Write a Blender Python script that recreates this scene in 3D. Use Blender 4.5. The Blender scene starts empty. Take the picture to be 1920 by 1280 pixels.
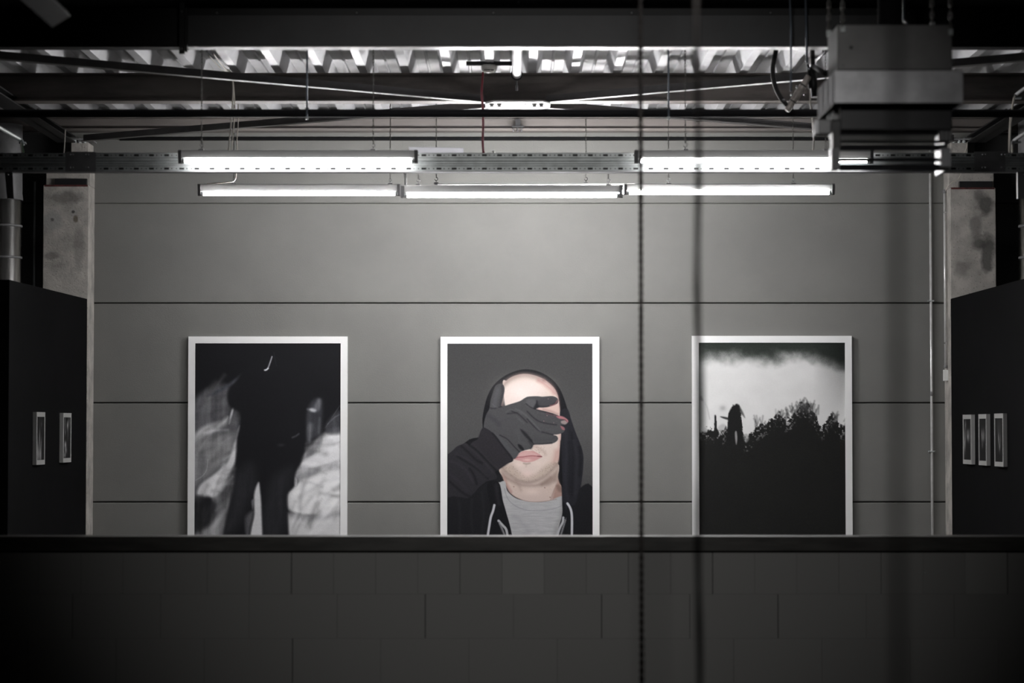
import bpy, math, random
import numpy as np
from mathutils import Vector, Matrix, Quaternion

random.seed(7)
rng = np.random.default_rng(11)
scene = bpy.context.scene
COL = scene.collection

# ------------------------------------------------------------------ camera
EYE = 1.75                       # camera height above the hall floor
LENS, SENSOR = 85.0, 36.0
F = LENS / SENSOR * 1920.0       # focal length in pixels of a 1920 wide frame
PITCH = math.atan(160.0 / F)
cam_data = bpy.data.cameras.new('camera')
cam_data.lens = LENS
cam_data.sensor_width = SENSOR
cam_data.clip_end = 200
cam_data.dof.use_dof = True
cam_data.dof.focus_distance = 19.6
cam_data.dof.aperture_fstop = 2.0
cam = bpy.data.objects.new('camera', cam_data)
COL.objects.link(cam)
cam.location = (0, 0, EYE)
cam.rotation_euler = (math.radians(90) + PITCH, 0, 0)
scene.camera = cam

# ------------------------------------------------------------------ world, exposure, added hall fill
world = bpy.data.worlds.new('hall_air')
scene.world = world
world.use_nodes = True
world.node_tree.nodes['Background'].inputs[0].default_value = (0.55, 0.56, 0.60, 1)
world.node_tree.nodes['Background'].inputs[1].default_value = 0.004
scene.view_settings.view_transform = 'Standard'
scene.view_settings.look = 'None'
scene.view_settings.exposure = 0.0
scene.view_settings.gamma = 1.0
scene.view_settings.use_curve_mapping = False
try:
    scene.cycles.sample_clamp_indirect = 6.0
    scene.cycles.caustics_reflective = False
    scene.cycles.caustics_refractive = False
except Exception:
    pass

TUBE_FRONT, TUBE_REAR, TUBE_MID, TUBE_BACK = 26.0, 140.0, 24.0, 540.0     # radiance of the fluorescent tubes

sd = bpy.data.lights.new('hall_fill_spot', 'SPOT')   # fill spot added for parapet and heater, no fixture; cone mimics a vignette
sd.energy = 720
sd.spot_size = math.radians(37.5)
sd.spot_blend = 1.0
sd.shadow_soft_size = 0.25
sd.color = (1.0, 0.985, 0.96)
spot = bpy.data.objects.new('hall_fill_spot', sd)
COL.objects.link(spot)
spot.location = (0.1, 4.0, 4.05)
spot.rotation_euler = (Vector((0.2, 14.0, 2.05)) - Vector(spot.location)).to_track_quat('-Z', 'Y').to_euler()


def P(px, py, Y):
    """the point at distance Y down the hall that the photograph shows at pixel (px, py)"""
    u, v = (px - 960.0) / F, (640.0 - py) / F
    c, s = math.cos(PITCH), math.sin(PITCH)
    k = Y / (c - v * s)
    return Vector((u * k, Y, EYE + (s + v * c) * k))


def ZZ(py, Y):
    return P(960, py, Y).z


def XX(px, Y, py=640):
    return P(px, py, Y).x


# ------------------------------------------------------------------ materials
def mat(name, col, rough=0.5, metal=0.0, var=0.12, scale=6.0, bump=0.0, bscale=None, col2=None, stretch=None, spec=0.5):
    m = bpy.data.materials.new(name)
    m.use_nodes = True
    nt = m.node_tree
    N, L = nt.nodes, nt.links
    b = N['Principled BSDF']
    b.inputs['Roughness'].default_value = rough
    b.inputs['Metallic'].default_value = metal
    b.inputs['Specular IOR Level'].default_value = spec
    tc = N.new('ShaderNodeTexCoord')
    src = tc.outputs['Object']
    if stretch:
        mp = N.new('ShaderNodeMapping')
        mp.inputs['Scale'].default_value = stretch
        L.new(src, mp.inputs['Vector'])
        src = mp.outputs['Vector']
    nz = N.new('ShaderNodeTexNoise')
    nz.inputs['Scale'].default_value = scale
    nz.inputs['Detail'].default_value = 6
    nz.inputs['Roughness'].default_value = 0.6
    L.new(src, nz.inputs['Vector'])
    cr = N.new('ShaderNodeValToRGB')
    lo = col2 if col2 else tuple(c * (1 - var) for c in col)
    hi = col if col2 else tuple(min(1, c * (1 + var)) for c in col)
    cr.color_ramp.elements[0].position = 0.36
    cr.color_ramp.elements[1].position = 0.64
    cr.color_ramp.elements[0].color = (*lo, 1)
    cr.color_ramp.elements[1].color = (*hi, 1)
    L.new(nz.outputs['Fac'], cr.inputs['Fac'])
    L.new(cr.outputs['Color'], b.inputs['Base Color'])
    if bump:
        n2 = N.new('ShaderNodeTexNoise')
        n2.inputs['Scale'].default_value = bscale or scale * 8
        n2.inputs['Detail'].default_value = 4
        L.new(src, n2.inputs['Vector'])
        bp = N.new('ShaderNodeBump')
        bp.inputs['Strength'].default_value = bump
        bp.inputs['Distance'].default_value = 0.01
        L.new(n2.outputs['Fac'], bp.inputs['Height'])
        L.new(bp.outputs['Normal'], b.inputs['Normal'])
    return m


def emit_mat(name, col, strength):
    m = bpy.data.materials.new(name)
    m.use_nodes = True
    nt = m.node_tree
    b = nt.nodes['Principled BSDF']
    b.inputs['Base Color'].default_value = (0.8, 0.8, 0.8, 1)
    b.inputs['Emission Color'].default_value = (*col, 1)
    b.inputs['Emission Strength'].default_value = strength
    return m


def attr_mat(name, rough=0.6, tint=None, spec=0.3):
    m = bpy.data.materials.new(name)
    m.use_nodes = True
    nt = m.node_tree
    a = nt.nodes.new('ShaderNodeAttribute')
    a.attribute_name = 'ink'
    b = nt.nodes['Principled BSDF']
    b.inputs['Roughness'].default_value = rough
    b.inputs['Specular IOR Level'].default_value = spec
    nt.links.new(a.outputs['Color'], b.inputs['Base Color'])
    return m


M = {}
M['wall'] = mat('painted_concrete_panel', (0.168, 0.1675, 0.158), 0.75, var=0.045, scale=2.2, bump=0.12, bscale=90)
M['dark_wall'] = mat('dark_and_shaded_wall', (0.030, 0.030, 0.030), 0.7, var=0.15, scale=2)  # dark side walls, and the shade painted on the back wall ends
M['partition'] = mat('black_painted_board', (0.0055, 0.0055, 0.006), 0.8, var=0.1, scale=3, spec=0.05)
M['floor'] = mat('grey_screed', (0.06, 0.059, 0.056), 0.6, var=0.15, scale=1.2)
M['block'] = attr_mat('dark_painted_block', 0.6)
M['joint'] = mat('block_joint', (0.028, 0.028, 0.028), 0.8)
M['cap'] = mat('dark_stained_timber', (0.045, 0.043, 0.040), 0.28, var=0.35, scale=3, stretch=(1, 6, 6))
M['deck'] = mat('galvanised_deck', (0.80, 0.80, 0.82), 0.36, 0.22, var=0.06, scale=5, bump=0.02, bscale=25)
M['roof'] = mat('roof_board', (0.02, 0.02, 0.02), 0.8)
M['steel'] = mat('primed_steel', (0.26, 0.228, 0.212), 0.6, var=0.3, scale=2.2, col2=(0.12, 0.108, 0.100), stretch=(0.5, 1, 2.5))
M['beam_brown'] = mat('brown_primed_steel', (0.165, 0.146, 0.136), 0.6, var=0.3, scale=2.2, col2=(0.115, 0.104, 0.098), stretch=(0.5, 1, 2.5))
M['black_steel'] = mat('black_steel', (0.012, 0.012, 0.013), 0.5, var=0.2, scale=5)
M['pipe_black'] = mat('matt_black_pipe', (0.022, 0.022, 0.025), 0.6, var=0.1, spec=0.2)
M['brace'] = mat('brace_steel', (0.10, 0.095, 0.095), 0.45, 0.0, var=0.15, scale=8)
M['fascia'] = mat('dark_coated_sheet', (0.095, 0.095, 0.100), 0.5, var=0.12, scale=3)
M['galv'] = mat('galvanised_steel', (0.52, 0.55, 0.55), 0.42, 0.2, var=0.13, scale=14)
M['galv_dark'] = mat('weathered_zinc_sheet', (0.24, 0.24, 0.245), 0.5, 0.1, var=0.22, scale=5)
M['zinc_pale'] = mat('pale_zinc_sheet', (0.50, 0.50, 0.52), 0.45, 0.3, var=0.20, scale=5)
M['shiny'] = mat('polished_steel', (0.75, 0.75, 0.76), 0.16, 1.0, var=0.06, scale=4, stretch=(8, 8, 0.6))
M['conduit'] = mat('zinc_conduit', (0.78, 0.78, 0.78), 0.25, 0.3, var=0.08, scale=20)
M['duct'] = mat('brushed_steel', (0.80, 0.79, 0.77), 0.30, 1.0, var=0.05, scale=3)
_b = M['duct'].node_tree.nodes['Principled BSDF']
_tg = M['duct'].node_tree.nodes.new('ShaderNodeTangent')
_tg.direction_type = 'RADIAL'
_tg.axis = 'Z'
M['duct'].node_tree.links.new(_tg.outputs[0], _b.inputs['Tangent'])
_b.inputs['Anisotropic'].default_value = 0.95
_b.inputs['Anisotropic Rotation'].default_value = 0.25
M['cabinet'] = mat('grey_cabinet_sheet', (0.145, 0.143, 0.143), 0.45, 0.3, var=0.15, scale=4)
M['chrome'] = mat('bright_zinc_bolt', (0.85, 0.85, 0.88), 0.14, 1.0, var=0.04)
M['bolt_white'] = mat('zinc_white_bolt', (0.9, 0.9, 0.92), 0.25, 0.0, var=0.02)
M['white'] = mat('white_enamel', (0.80, 0.80, 0.79), 0.4, var=0.03)
M['endcap'] = mat('grey_plastic', (0.16, 0.16, 0.165), 0.5, var=0.05)
M['chain'] = mat('chain_steel', (0.18, 0.175, 0.165), 0.45, 0.6, var=0.2, scale=30)
M['dark_chain'] = mat('oiled_chain_steel', (0.035, 0.030, 0.028), 0.5, 0.3, var=0.2, scale=30)
M['cable'] = mat('cream_cable', (0.62, 0.58, 0.52), 0.5, var=0.06)
M['red_cable'] = mat('red_cable', (0.20, 0.014, 0.030), 0.5, var=0.1)
M['rubber_shade'] = mat('rubber_and_slot_shade', (0.022, 0.021, 0.021), 0.55, var=0.2)  # also coloured in as shade inside the slotted rail
M['braid'] = mat('braided_sleeve', (0.86, 0.77, 0.72), 0.4, 0.1, var=0.2, scale=40)
M['blue_rod'] = mat('blue_grey_rod', (0.26, 0.30, 0.36), 0.4, 0.2, var=0.1)
M['detector'] = mat('cream_plastic', (0.60, 0.585, 0.54), 0.45, var=0.04)
M['frame'] = mat('white_lacquered_frame', (0.86, 0.86, 0.86), 0.45, var=0.015)
M['small_frame'] = mat('white_box_frame', (0.42, 0.42, 0.41), 0.5, var=0.03)
M['print'] = attr_mat('photo_print', 0.6, spec=0.08)
M['red_paint'] = mat('red_oxide_paint', (0.085, 0.022, 0.020), 0.7, var=0.5, scale=25)
M['seal'] = mat('black_seal', (0.006, 0.006, 0.0065), 0.7, spec=0.1)
M['green'] = mat('green_cable', (0.03, 0.09, 0.03), 0.5)
M['heater_black'] = mat('black_heater_casing', (0.024, 0.024, 0.027), 0.35, var=0.15, scale=6)


def concrete_mat(name, stain_pts):
    """raw concrete with cast-in pores, worn marks and damp stains of their own shape"""
    m = mat(name, (0.43, 0.408, 0.378), 0.85, var=0.26, scale=5.5, bump=0.35, bscale=60)
    nt = m.node_tree
    N, L = nt.nodes, nt.links
    b = N['Principled BSDF']
    base = b.inputs['Base Color'].links[0].from_socket
    tc = N.new('ShaderNodeTexCoord')
    v = N.new('ShaderNodeTexVoronoi')
    v.inputs['Scale'].default_value = 34
    L.new(tc.outputs['Object'], v.inputs['Vector'])
    r = N.new('ShaderNodeValToRGB')
    r.color_ramp.elements[0].position = 0.05
    r.color_ramp.elements[1].position = 0.22
    r.color_ramp.elements[0].color = (0.62, 0.60, 0.58, 1)
    r.color_ramp.elements[1].color = (1, 1, 1, 1)
    L.new(v.outputs['Distance'], r.inputs['Fac'])
    mx = N.new('ShaderNodeMix')
    mx.data_type = 'RGBA'
    mx.blend_type = 'MULTIPLY'
    mx.inputs['Factor'].default_value = 1
    L.new(base, mx.inputs['A'])
    L.new(r.outputs['Color'], mx.inputs['B'])
    out = mx.outputs['Result']
    nz = N.new('ShaderNodeTexNoise')
    nz.inputs['Scale'].default_value = 14
    nz.inputs['Detail'].default_value = 5
    L.new(tc.outputs['Object'], nz.inputs['Vector'])
    for (x, z, rx, rz, colr, amt) in stain_pts:
        mp = N.new('ShaderNodeMapping')
        mp.vector_type = 'POINT'
        mp.inputs['Location'].default_value = (-x / rx, 0, -z / rz)
        mp.inputs['Scale'].default_value = (1 / rx, 0.0, 1 / rz)
        L.new(tc.outputs['Object'], mp.inputs['Vector'])
        ln = N.new('ShaderNodeVectorMath')
        ln.operation = 'LENGTH'
        L.new(mp.outputs['Vector'], ln.inputs[0])
        ad = N.new('ShaderNodeMath')
        ad.operation = 'MULTIPLY_ADD'
        L.new(nz.outputs['Fac'], ad.inputs[0])
        ad.inputs[1].default_value = 1.3
        L.new(ln.outputs['Value'], ad.inputs[2])
        rr = N.new('ShaderNodeMapRange')
        rr.inputs['From Min'].default_value = 1.25
        rr.inputs['From Max'].default_value = 1.75
        rr.inputs['To Min'].default_value = amt
        rr.inputs['To Max'].default_value = 0
        L.new(ad.outputs['Value'], rr.inputs['Value'])
        m2 = N.new('ShaderNodeMix')
        m2.data_type = 'RGBA'
        L.new(rr.outputs['Result'], m2.inputs['Factor'])
        L.new(out, m2.inputs['A'])
        m2.inputs['B'].default_value = (*colr, 1)
        out = m2.outputs['Result']
    L.new(out, b.inputs['Base Color'])
    return m


# ------------------------------------------------------------------ mesh builder
class MB:
    def __init__(self):
        self.v, self.f, self.mi, self.sm = [], [], [], []

    def add(self, vs, fs, mi=0, smooth=False):
        o = len(self.v)
        self.v += [tuple(x) for x in vs]
        for f in fs:
            self.f.append(tuple(i + o for i in f))
            self.mi.append(mi)
            self.sm.append(smooth)
        return self

    def box(self, x0, x1, y0, y1, z0, z1, mi=0):
        vs = [(x, y, z) for z in (z0, z1) for y in (y0, y1) for x in (x0, x1)]
        return self.add(vs, [(0, 2, 3, 1), (4, 5, 7, 6), (0, 1, 5, 4), (2, 6, 7, 3), (0, 4, 6, 2), (1, 3, 7, 5)], mi)

    def hexa(self, vs, mi=0):
        return self.add(vs, [(0, 2, 3, 1), (4, 5, 7, 6), (0, 1, 5, 4), (2, 6, 7, 3), (0, 4, 6, 2), (1, 3, 7, 5)], mi)

    def prism_x(self, prof, x0, x1, mi=0, smooth=False, caps=True):
        n = len(prof)
        vs = [(x0, y, z) for y, z in prof] + [(x1, y, z) for y, z in prof]
        fs = [(i, (i + 1) % n, n + (i + 1) % n, n + i) for i in range(n)]
        if caps:
            fs += [tuple(reversed(range(n))), tuple(range(n, 2 * n))]
        return self.add(vs, fs, mi, smooth)

    def prism_z(self, prof, z0, z1, mi=0):
        n = len(prof)
        vs = [(x, y, z0) for x, y in prof] + [(x, y, z1) for x, y in prof]
        fs = [(i, (i + 1) % n, n + (i + 1) % n, n + i) for i in range(n)]
        fs += [tuple(reversed(range(n))), tuple(range(n, 2 * n))]
        return self.add(vs, fs, mi)

    def tube(self, pts, r, n=10, mi=0, caps=True, closed=False):
        pts = [Vector(p) for p in pts]
        m = len(pts)
        rs = r if isinstance(r, (list, tuple)) else [r] * m
        t0 = (pts[1] - pts[0]).normalized()
        ref = Vector((0, 0, 1)) if abs(t0.z) < 0.9 else Vector((1, 0, 0))
        u = t0.cross(ref).normalized()
        vs = []
        for i, p in enumerate(pts):
            if closed:
                t = (pts[(i + 1) % m] - pts[i - 1]).normalized()
            else:
                a = pts[min(i + 1, m - 1)] - pts[max(i - 1, 0)]
                t = a.normalized()
            u = (u - t * u.dot(t)).normalized()
            w = t.cross(u)
            for k in range(n):
                a = 2 * math.pi * k / n
                vs.append(p + (u * math.cos(a) + w * math.sin(a)) * rs[i])
        fs = []
        for i in range(m if closed else m - 1):
            j = (i + 1) % m
            for k in range(n):
                q = (k + 1) % n
                fs.append((i * n + k, i * n + q, j * n + q, j * n + k))
        self.add(vs, fs, mi, True)
        if caps and not closed:
            o = len(self.v) - len(vs)
            self.f += [tuple(o + k for k in reversed(range(n))), tuple(o + (m - 1) * n + k for k in range(n))]
            self.mi += [mi, mi]
            self.sm += [False, False]
        return self

    def lathe(self, c, prof, n=24, mi=0, axis='z', smooth=True):
        """prof: (radius, offset along the axis)"""
        c = Vector(c)
        vs = []
        for r, h in prof:
            for k in range(n):
                a = 2 * math.pi * k / n
                d = (math.cos(a) * r, math.sin(a) * r)
                if axis == 'z':
                    vs.append(c + Vector((d[0], d[1], h)))
                elif axis == 'y':
                    vs.append(c + Vector((d[0], h, d[1])))
                else:
                    vs.append(c + Vector((h, d[0], d[1])))
        fs = []
        for i in range(len(prof) - 1):
            for k in range(n):
                q = (k + 1) % n
                fs.append((i * n + k, i * n + q, (i + 1) * n + q, (i + 1) * n + k))
        self.add(vs, fs, mi, smooth)
        o = len(self.v) - len(vs)
        self.f += [tuple(o + k for k in reversed(range(n))), tuple(o + (len(prof) - 1) * n + k for k in range(n))]
        self.mi += [mi, mi]
        self.sm += [False, False]
        return self

    def link(self, c, axis, side, pitch, width, wr, n=10, k=5, mi=0):
        """one oval chain link: long along axis, flat in the axis/side plane"""
        hl = pitch / 2 + wr - (width / 2 - wr)
        hw = width / 2 - wr
        pts = []
        for i in range(n):
            a = 2 * math.pi * (i + 0.5) / n
            s, q = math.cos(a) * hw, math.sin(a) * hw
            pts.append(Vector(c) + Vector(side) * s + Vector(axis) * (q + (hl if q > 0 else -hl)))
        return self.tube(pts, wr, k, mi, closed=True)

    def chain(self, top, bot, pitch=0.020, width=0.014, wr=0.0022, k=5):
        top, bot = Vector(top), Vector(bot)
        d = bot - top
        n = max(2, int(round(d.length / pitch)))
        ax = d.normalized()
        s1 = ax.cross(Vector((0, 1, 0))).normalized()
        s2 = ax.cross(s1).normalized()
        p = d.length / n
        r = 0.35
        for i in range(n):
            a = r + (0 if i % 2 == 0 else math.pi / 2)
            sd_ = s1 * math.cos(a) + s2 * math.sin(a)
            self.link(top + ax * (p * (i + 0.5)), ax, sd_, p, width, wr, k=k)
        return self

    def build(self, name, mats, parent=None, bevel=0.0, loc=None):
        o0 = Vector(loc) if loc is not None else (Vector(parent_world(parent)) if parent else Vector((0, 0, 0)))
        me = bpy.data.meshes.new(name)
        me.from_pydata([tuple(Vector(v) - o0) for v in self.v], [], self.f)
        ms = mats if isinstance(mats, (list, tuple)) else [mats]
        for m in ms:
            me.materials.append(m)
        me.polygons.foreach_set('material_index', self.mi)
        me.polygons.foreach_set('use_smooth', self.sm)
        me.update()
        ob = bpy.data.objects.new(name, me)
        COL.objects.link(ob)
        if parent:
            ob.parent = parent
            ob.location = o0 - Vector(parent_world(parent))
        else:
            ob.location = o0
        if bevel:
            b = ob.modifiers.new('bevel', 'BEVEL')
            b.width = bevel
            b.segments = 2
            b.limit_method = 'ANGLE'
        return ob


def parent_world(p):
    w = Vector((0, 0, 0))
    while p is not None:
        w += p.location
        p = p.parent
    return w


def tag(o, label, cat, group=None):
    o['label'] = label
    o['category'] = cat
    if group:
        o['group'] = group
    return o


def thing(name, label, cat, loc=(0, 0, 0), group=None):
    o = bpy.data.objects.new(name, None)
    o.empty_display_size = 0.1
    COL.objects.link(o)
    o.location = loc
    return tag(o, label, cat, group)


def struct(o):
    o['kind'] = 'structure'
    return o


def copy_tree(src, loc, label):
    r = src.copy()
    COL.objects.link(r)
    r.location = loc
    r['label'] = label
    for ch in [c for c in bpy.data.objects if c.parent == src]:
        c = ch.copy()
        COL.objects.link(c)
        c.parent = r
        for g in [q for q in bpy.data.objects if q.parent == ch]:
            d = g.copy()
            COL.objects.link(d)
            d.parent = c
    return r


def smooth_path(pts, n=8):
    pts = [Vector(p) for p in pts]
    out = []
    for i in range(len(pts) - 1):
        p0, p1, p2, p3 = pts[max(i - 1, 0)], pts[i], pts[i + 1], pts[min(i + 2, len(pts) - 1)]
        for j in range(n):
            t = j / n
            out.append(0.5 * ((2 * p1) + (p2 - p0) * t + (2 * p0 - 5 * p1 + 4 * p2 - p3) * t * t + (3 * p1 - p0 - 3 * p2 + p3) * t ** 3))
    out.append(pts[-1])
    return out


# ================================================================== THE SETTING
YW = 20.0                                    # back wall
DECK = EYE + 2.53                            # underside of the roof deck ribs
struct(MB().box(-7, 7, -2, 20.3, -0.2, 0).build('floor', M['floor']))

# back wall: precast panels with open horizontal joints
JOINTS = [ZZ(y, YW) for y in (1315, 1128, 941, 755, 568, 381, 194)]


def panel_wall(name, x0, x1, m):
    mb = MB()
    top = 4.42
    zs = [0.0] + [z for z in JOINTS if z > 0.05] + [top]
    for a, b in zip(zs[:-1], zs[1:]):
        fine = JOINTS[5]
        lo = a + (0 if a <= 0 else (0.0016 if abs(a - fine) < 1e-6 else 0.0042))
        hi = b - (0 if b >= top else (0.0016 if abs(b - fine) < 1e-6 else 0.0042))
        # chamfered panel
        c = 0.006
        vs = [(x0, YW, lo + c), (x1, YW, lo + c), (x0, YW, hi - c), (x1, YW, hi - c),
              (x0, YW + c, lo), (x1, YW + c, lo), (x0, YW + c, hi), (x1, YW + c, hi),
              (x0, YW + 0.05, lo), (x1, YW + 0.05, lo), (x0, YW + 0.05, hi), (x1, YW + 0.05, hi)]
        mb.add(vs, [(0, 1, 3, 2), (4, 5, 1, 0), (2, 3, 7, 6), (8, 9, 5, 4), (6, 7, 11, 10),
                    (0, 2, 6, 10, 8, 4), (1, 5, 9, 11, 7, 3)])
    mb.box(x0, x1, YW + 0.05, YW + 0.25, 0, top, 1)
    return struct(mb.build(name, [m, M['joint']]))


XL, XR = XX(120, YW), XX(1830, YW)
panel_wall('wall_back', XL, XR, M['wall'])
panel_wall('wall_back_left', -7, XL, M['dark_wall'])  # wall ends behind the columns; their shade is put into the colour
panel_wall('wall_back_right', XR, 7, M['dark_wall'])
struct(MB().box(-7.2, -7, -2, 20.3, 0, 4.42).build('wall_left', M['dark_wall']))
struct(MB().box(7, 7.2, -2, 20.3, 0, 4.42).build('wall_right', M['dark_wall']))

# ceiling: trapezoidal steel deck running down the hall
PER = 79.0 * 17.3 / F
HD = 27.0 * 17.3 / F
x_c = XX(958.5, 17.3)
mb = MB()
prof = []
n = int(7.4 / PER)
lw, uw = 0.165, 0.52                         # half of the narrow rib sole / wide upper flange as share of the period
for i in range(-n, n + 1):
    c = x_c + i * PER                        # centre of an upper flange
    h = uw * PER / 2
    r = PER * 0.405
    prof += [(c - r, DECK), (c - r + 0.006, DECK + 0.012), (c - h, DECK + HD), (c - 0.012, DECK + HD), (c - 0.006, DECK + HD - 0.012), (c + 0.006, DECK + HD - 0.012),
             (c + 0.012, DECK + HD), (c + h, DECK + HD), (c + r - 0.006, DECK + 0.012), (c + r, DECK)]


def deckz(x):
    for (a, b) in zip(prof[:-1], prof[1:]):
        if a[0] <= x <= b[0]:
            return a[1] + (b[1] - a[1]) * (x - a[0]) / max(1e-9, b[0] - a[0])
    return DECK


vs, fs = [], []
ys = [14.44, 17.3, 20.25]
for y in ys:
    vs += [(x, y, z) for x, z in prof]
k = len(prof)
for j in range(len(ys) - 1):
    for i in range(k - 1):
        fs.append((j * k + i, j * k + i + 1, (j + 1) * k + i + 1, (j + 1) * k + i))
mb.add(vs, fs, 0)
mb.box(-7.2, 7.2, -2, 20.3, DECK + HD + 0.004, DECK + HD + 0.2, 1)
TOPN = DECK - 0.018
mb.box(-7.2, 7.2, -2, 14.40, TOPN, DECK + HD + 0.004, 1)  # black soffit added to keep the ceiling before the near beam dark
struct(mb.build('ceiling', [M['deck'], M['roof']]))

# parapet block wall in front
YP = 13.70
rows = [(1035, 1113.5), (1113.5, 1196.5), (1196.5, 1279.5), (1279.5, 1362), (1362, 1445)]
mb = MB()
cols = []
zb_top = ZZ(1033, YP)
mb.box(-5.2, 5.2, YP + 0.014, YP + 0.15, 0, zb_top, 1)
cols += [(0.02, 0.02, 0.02)] * 8


def add_block(x0, x1, z0, z1, proud=0.0, tint=1.0):
    y0 = YP - proud
    c = 0.0006
    vs = [(x0 + c, y0, z0 + c), (x1 - c, y0, z0 + c), (x0 + c, y0, z1 - c), (x1 - c, y0, z1 - c),
          (x0, y0 + c, z0), (x1, y0 + c, z0), (x0, y0 + c, z1), (x1, y0 + c, z1),
          (x0, YP + 0.02, z0), (x1, YP + 0.02, z0), (x0, YP + 0.02, z1), (x1, YP + 0.02, z1)]
    mb.add(vs, [(0, 1, 3, 2), (4, 5, 1, 0), (2, 3, 7, 6), (0, 2, 6, 4), (1, 5, 7, 3), (4, 8, 9, 5), (6, 7, 11, 10), (4, 6, 10, 8), (5, 9, 11, 7)])
    g = 0.215 * tint
    cols.extend([(g, g * 0.99, g * 0.965)] * 12)


for r, (ya, yb) in enumerate(rows):
    z1, z0 = ZZ(ya, YP), max(0.0, ZZ(yb, YP))
    if z1 <= 0.05:
        continue
    step = 78.7 if r == 0 else 164.7
    start = {0: -3.0, 1: -25.5, 2: -108.5, 3: -25.0, 4: -108}[r]
    x = start - step * 4
    gl = 0.002
    while x < 2250:
        xa, xb = XX(x, YP), XX(x + step, YP)
        gr = random.choice([0.0003, 0.0004, 0.0005, 0.0012, 0.0022]) if r < 4 else 0.002
        tint = random.uniform(0.975, 1.025)
        if r == 0 and (abs(x - 941) < 6 or abs(x - 1807) < 9):
            tint = 1.16
        add_block(max(xa + gl, -5.2), min(xb - gr, 5.2), z0 + 0.0001, z1 - 0.0002, random.uniform(0, 0.0005), tint)
        gl = gr
        x += step
pw = mb.build('wall_front', [M['block'], M['joint']])
ca = pw.data.color_attributes.new('ink', 'FLOAT_COLOR', 'POINT')
buf = np.ones((len(pw.data.vertices), 4), dtype=np.float32)
buf[:, :3] = np.array(cols, dtype=np.float32)
ca.data.foreach_set('color', buf.ravel())
struct(pw)
cap = MB().box(-5.2, 5.2, 13.66, 13.87, ZZ(1033, 13.66), ZZ(1005.6, 13.66)).build('trim_1', M['cap'], bevel=0.004)
struct(cap)

# black exhibition partitions left and right, slightly splayed
ZPART = EYE + 1.043
L_FAR, L_NEAR = Vector((XX(163, 19.70), 19.70, 0)), Vector((XX(17, 17.13), 17.13, 0))
R_FAR, R_NEAR = Vector((XX(1783, 19.68), 19.68, 0)), Vector((XX(1920, 17.02), 17.02, 0))
R_NEAR = R_FAR + (R_NEAR - R_FAR) * 1.12
struct(MB().prism_z([(L_NEAR.x, L_NEAR.y), (L_FAR.x, L_FAR.y), (L_FAR.x - 0.2, L_FAR.y), (L_NEAR.x - 0.2, L_NEAR.y)], 0, ZPART).build('wall_inner_left', M['partition'], bevel=0.003))
struct(MB().prism_z([(R_NEAR.x, R_NEAR.y), (R_NEAR.x + 0.2, R_NEAR.y), (R_FAR.x + 0.2, R_FAR.y), (R_FAR.x, R_FAR.y)], 0, ZPART).build('wall_inner_right', M['partition'], bevel=0.003))

# dark sealing strip high on the back wall
struct(MB().box(XX(222, 19.98), XX(1716, 19.98), 19.975, 20.002, ZZ(263, 19.98), ZZ(257.5, 19.98)).build('trim_2', M['seal']))


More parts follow.
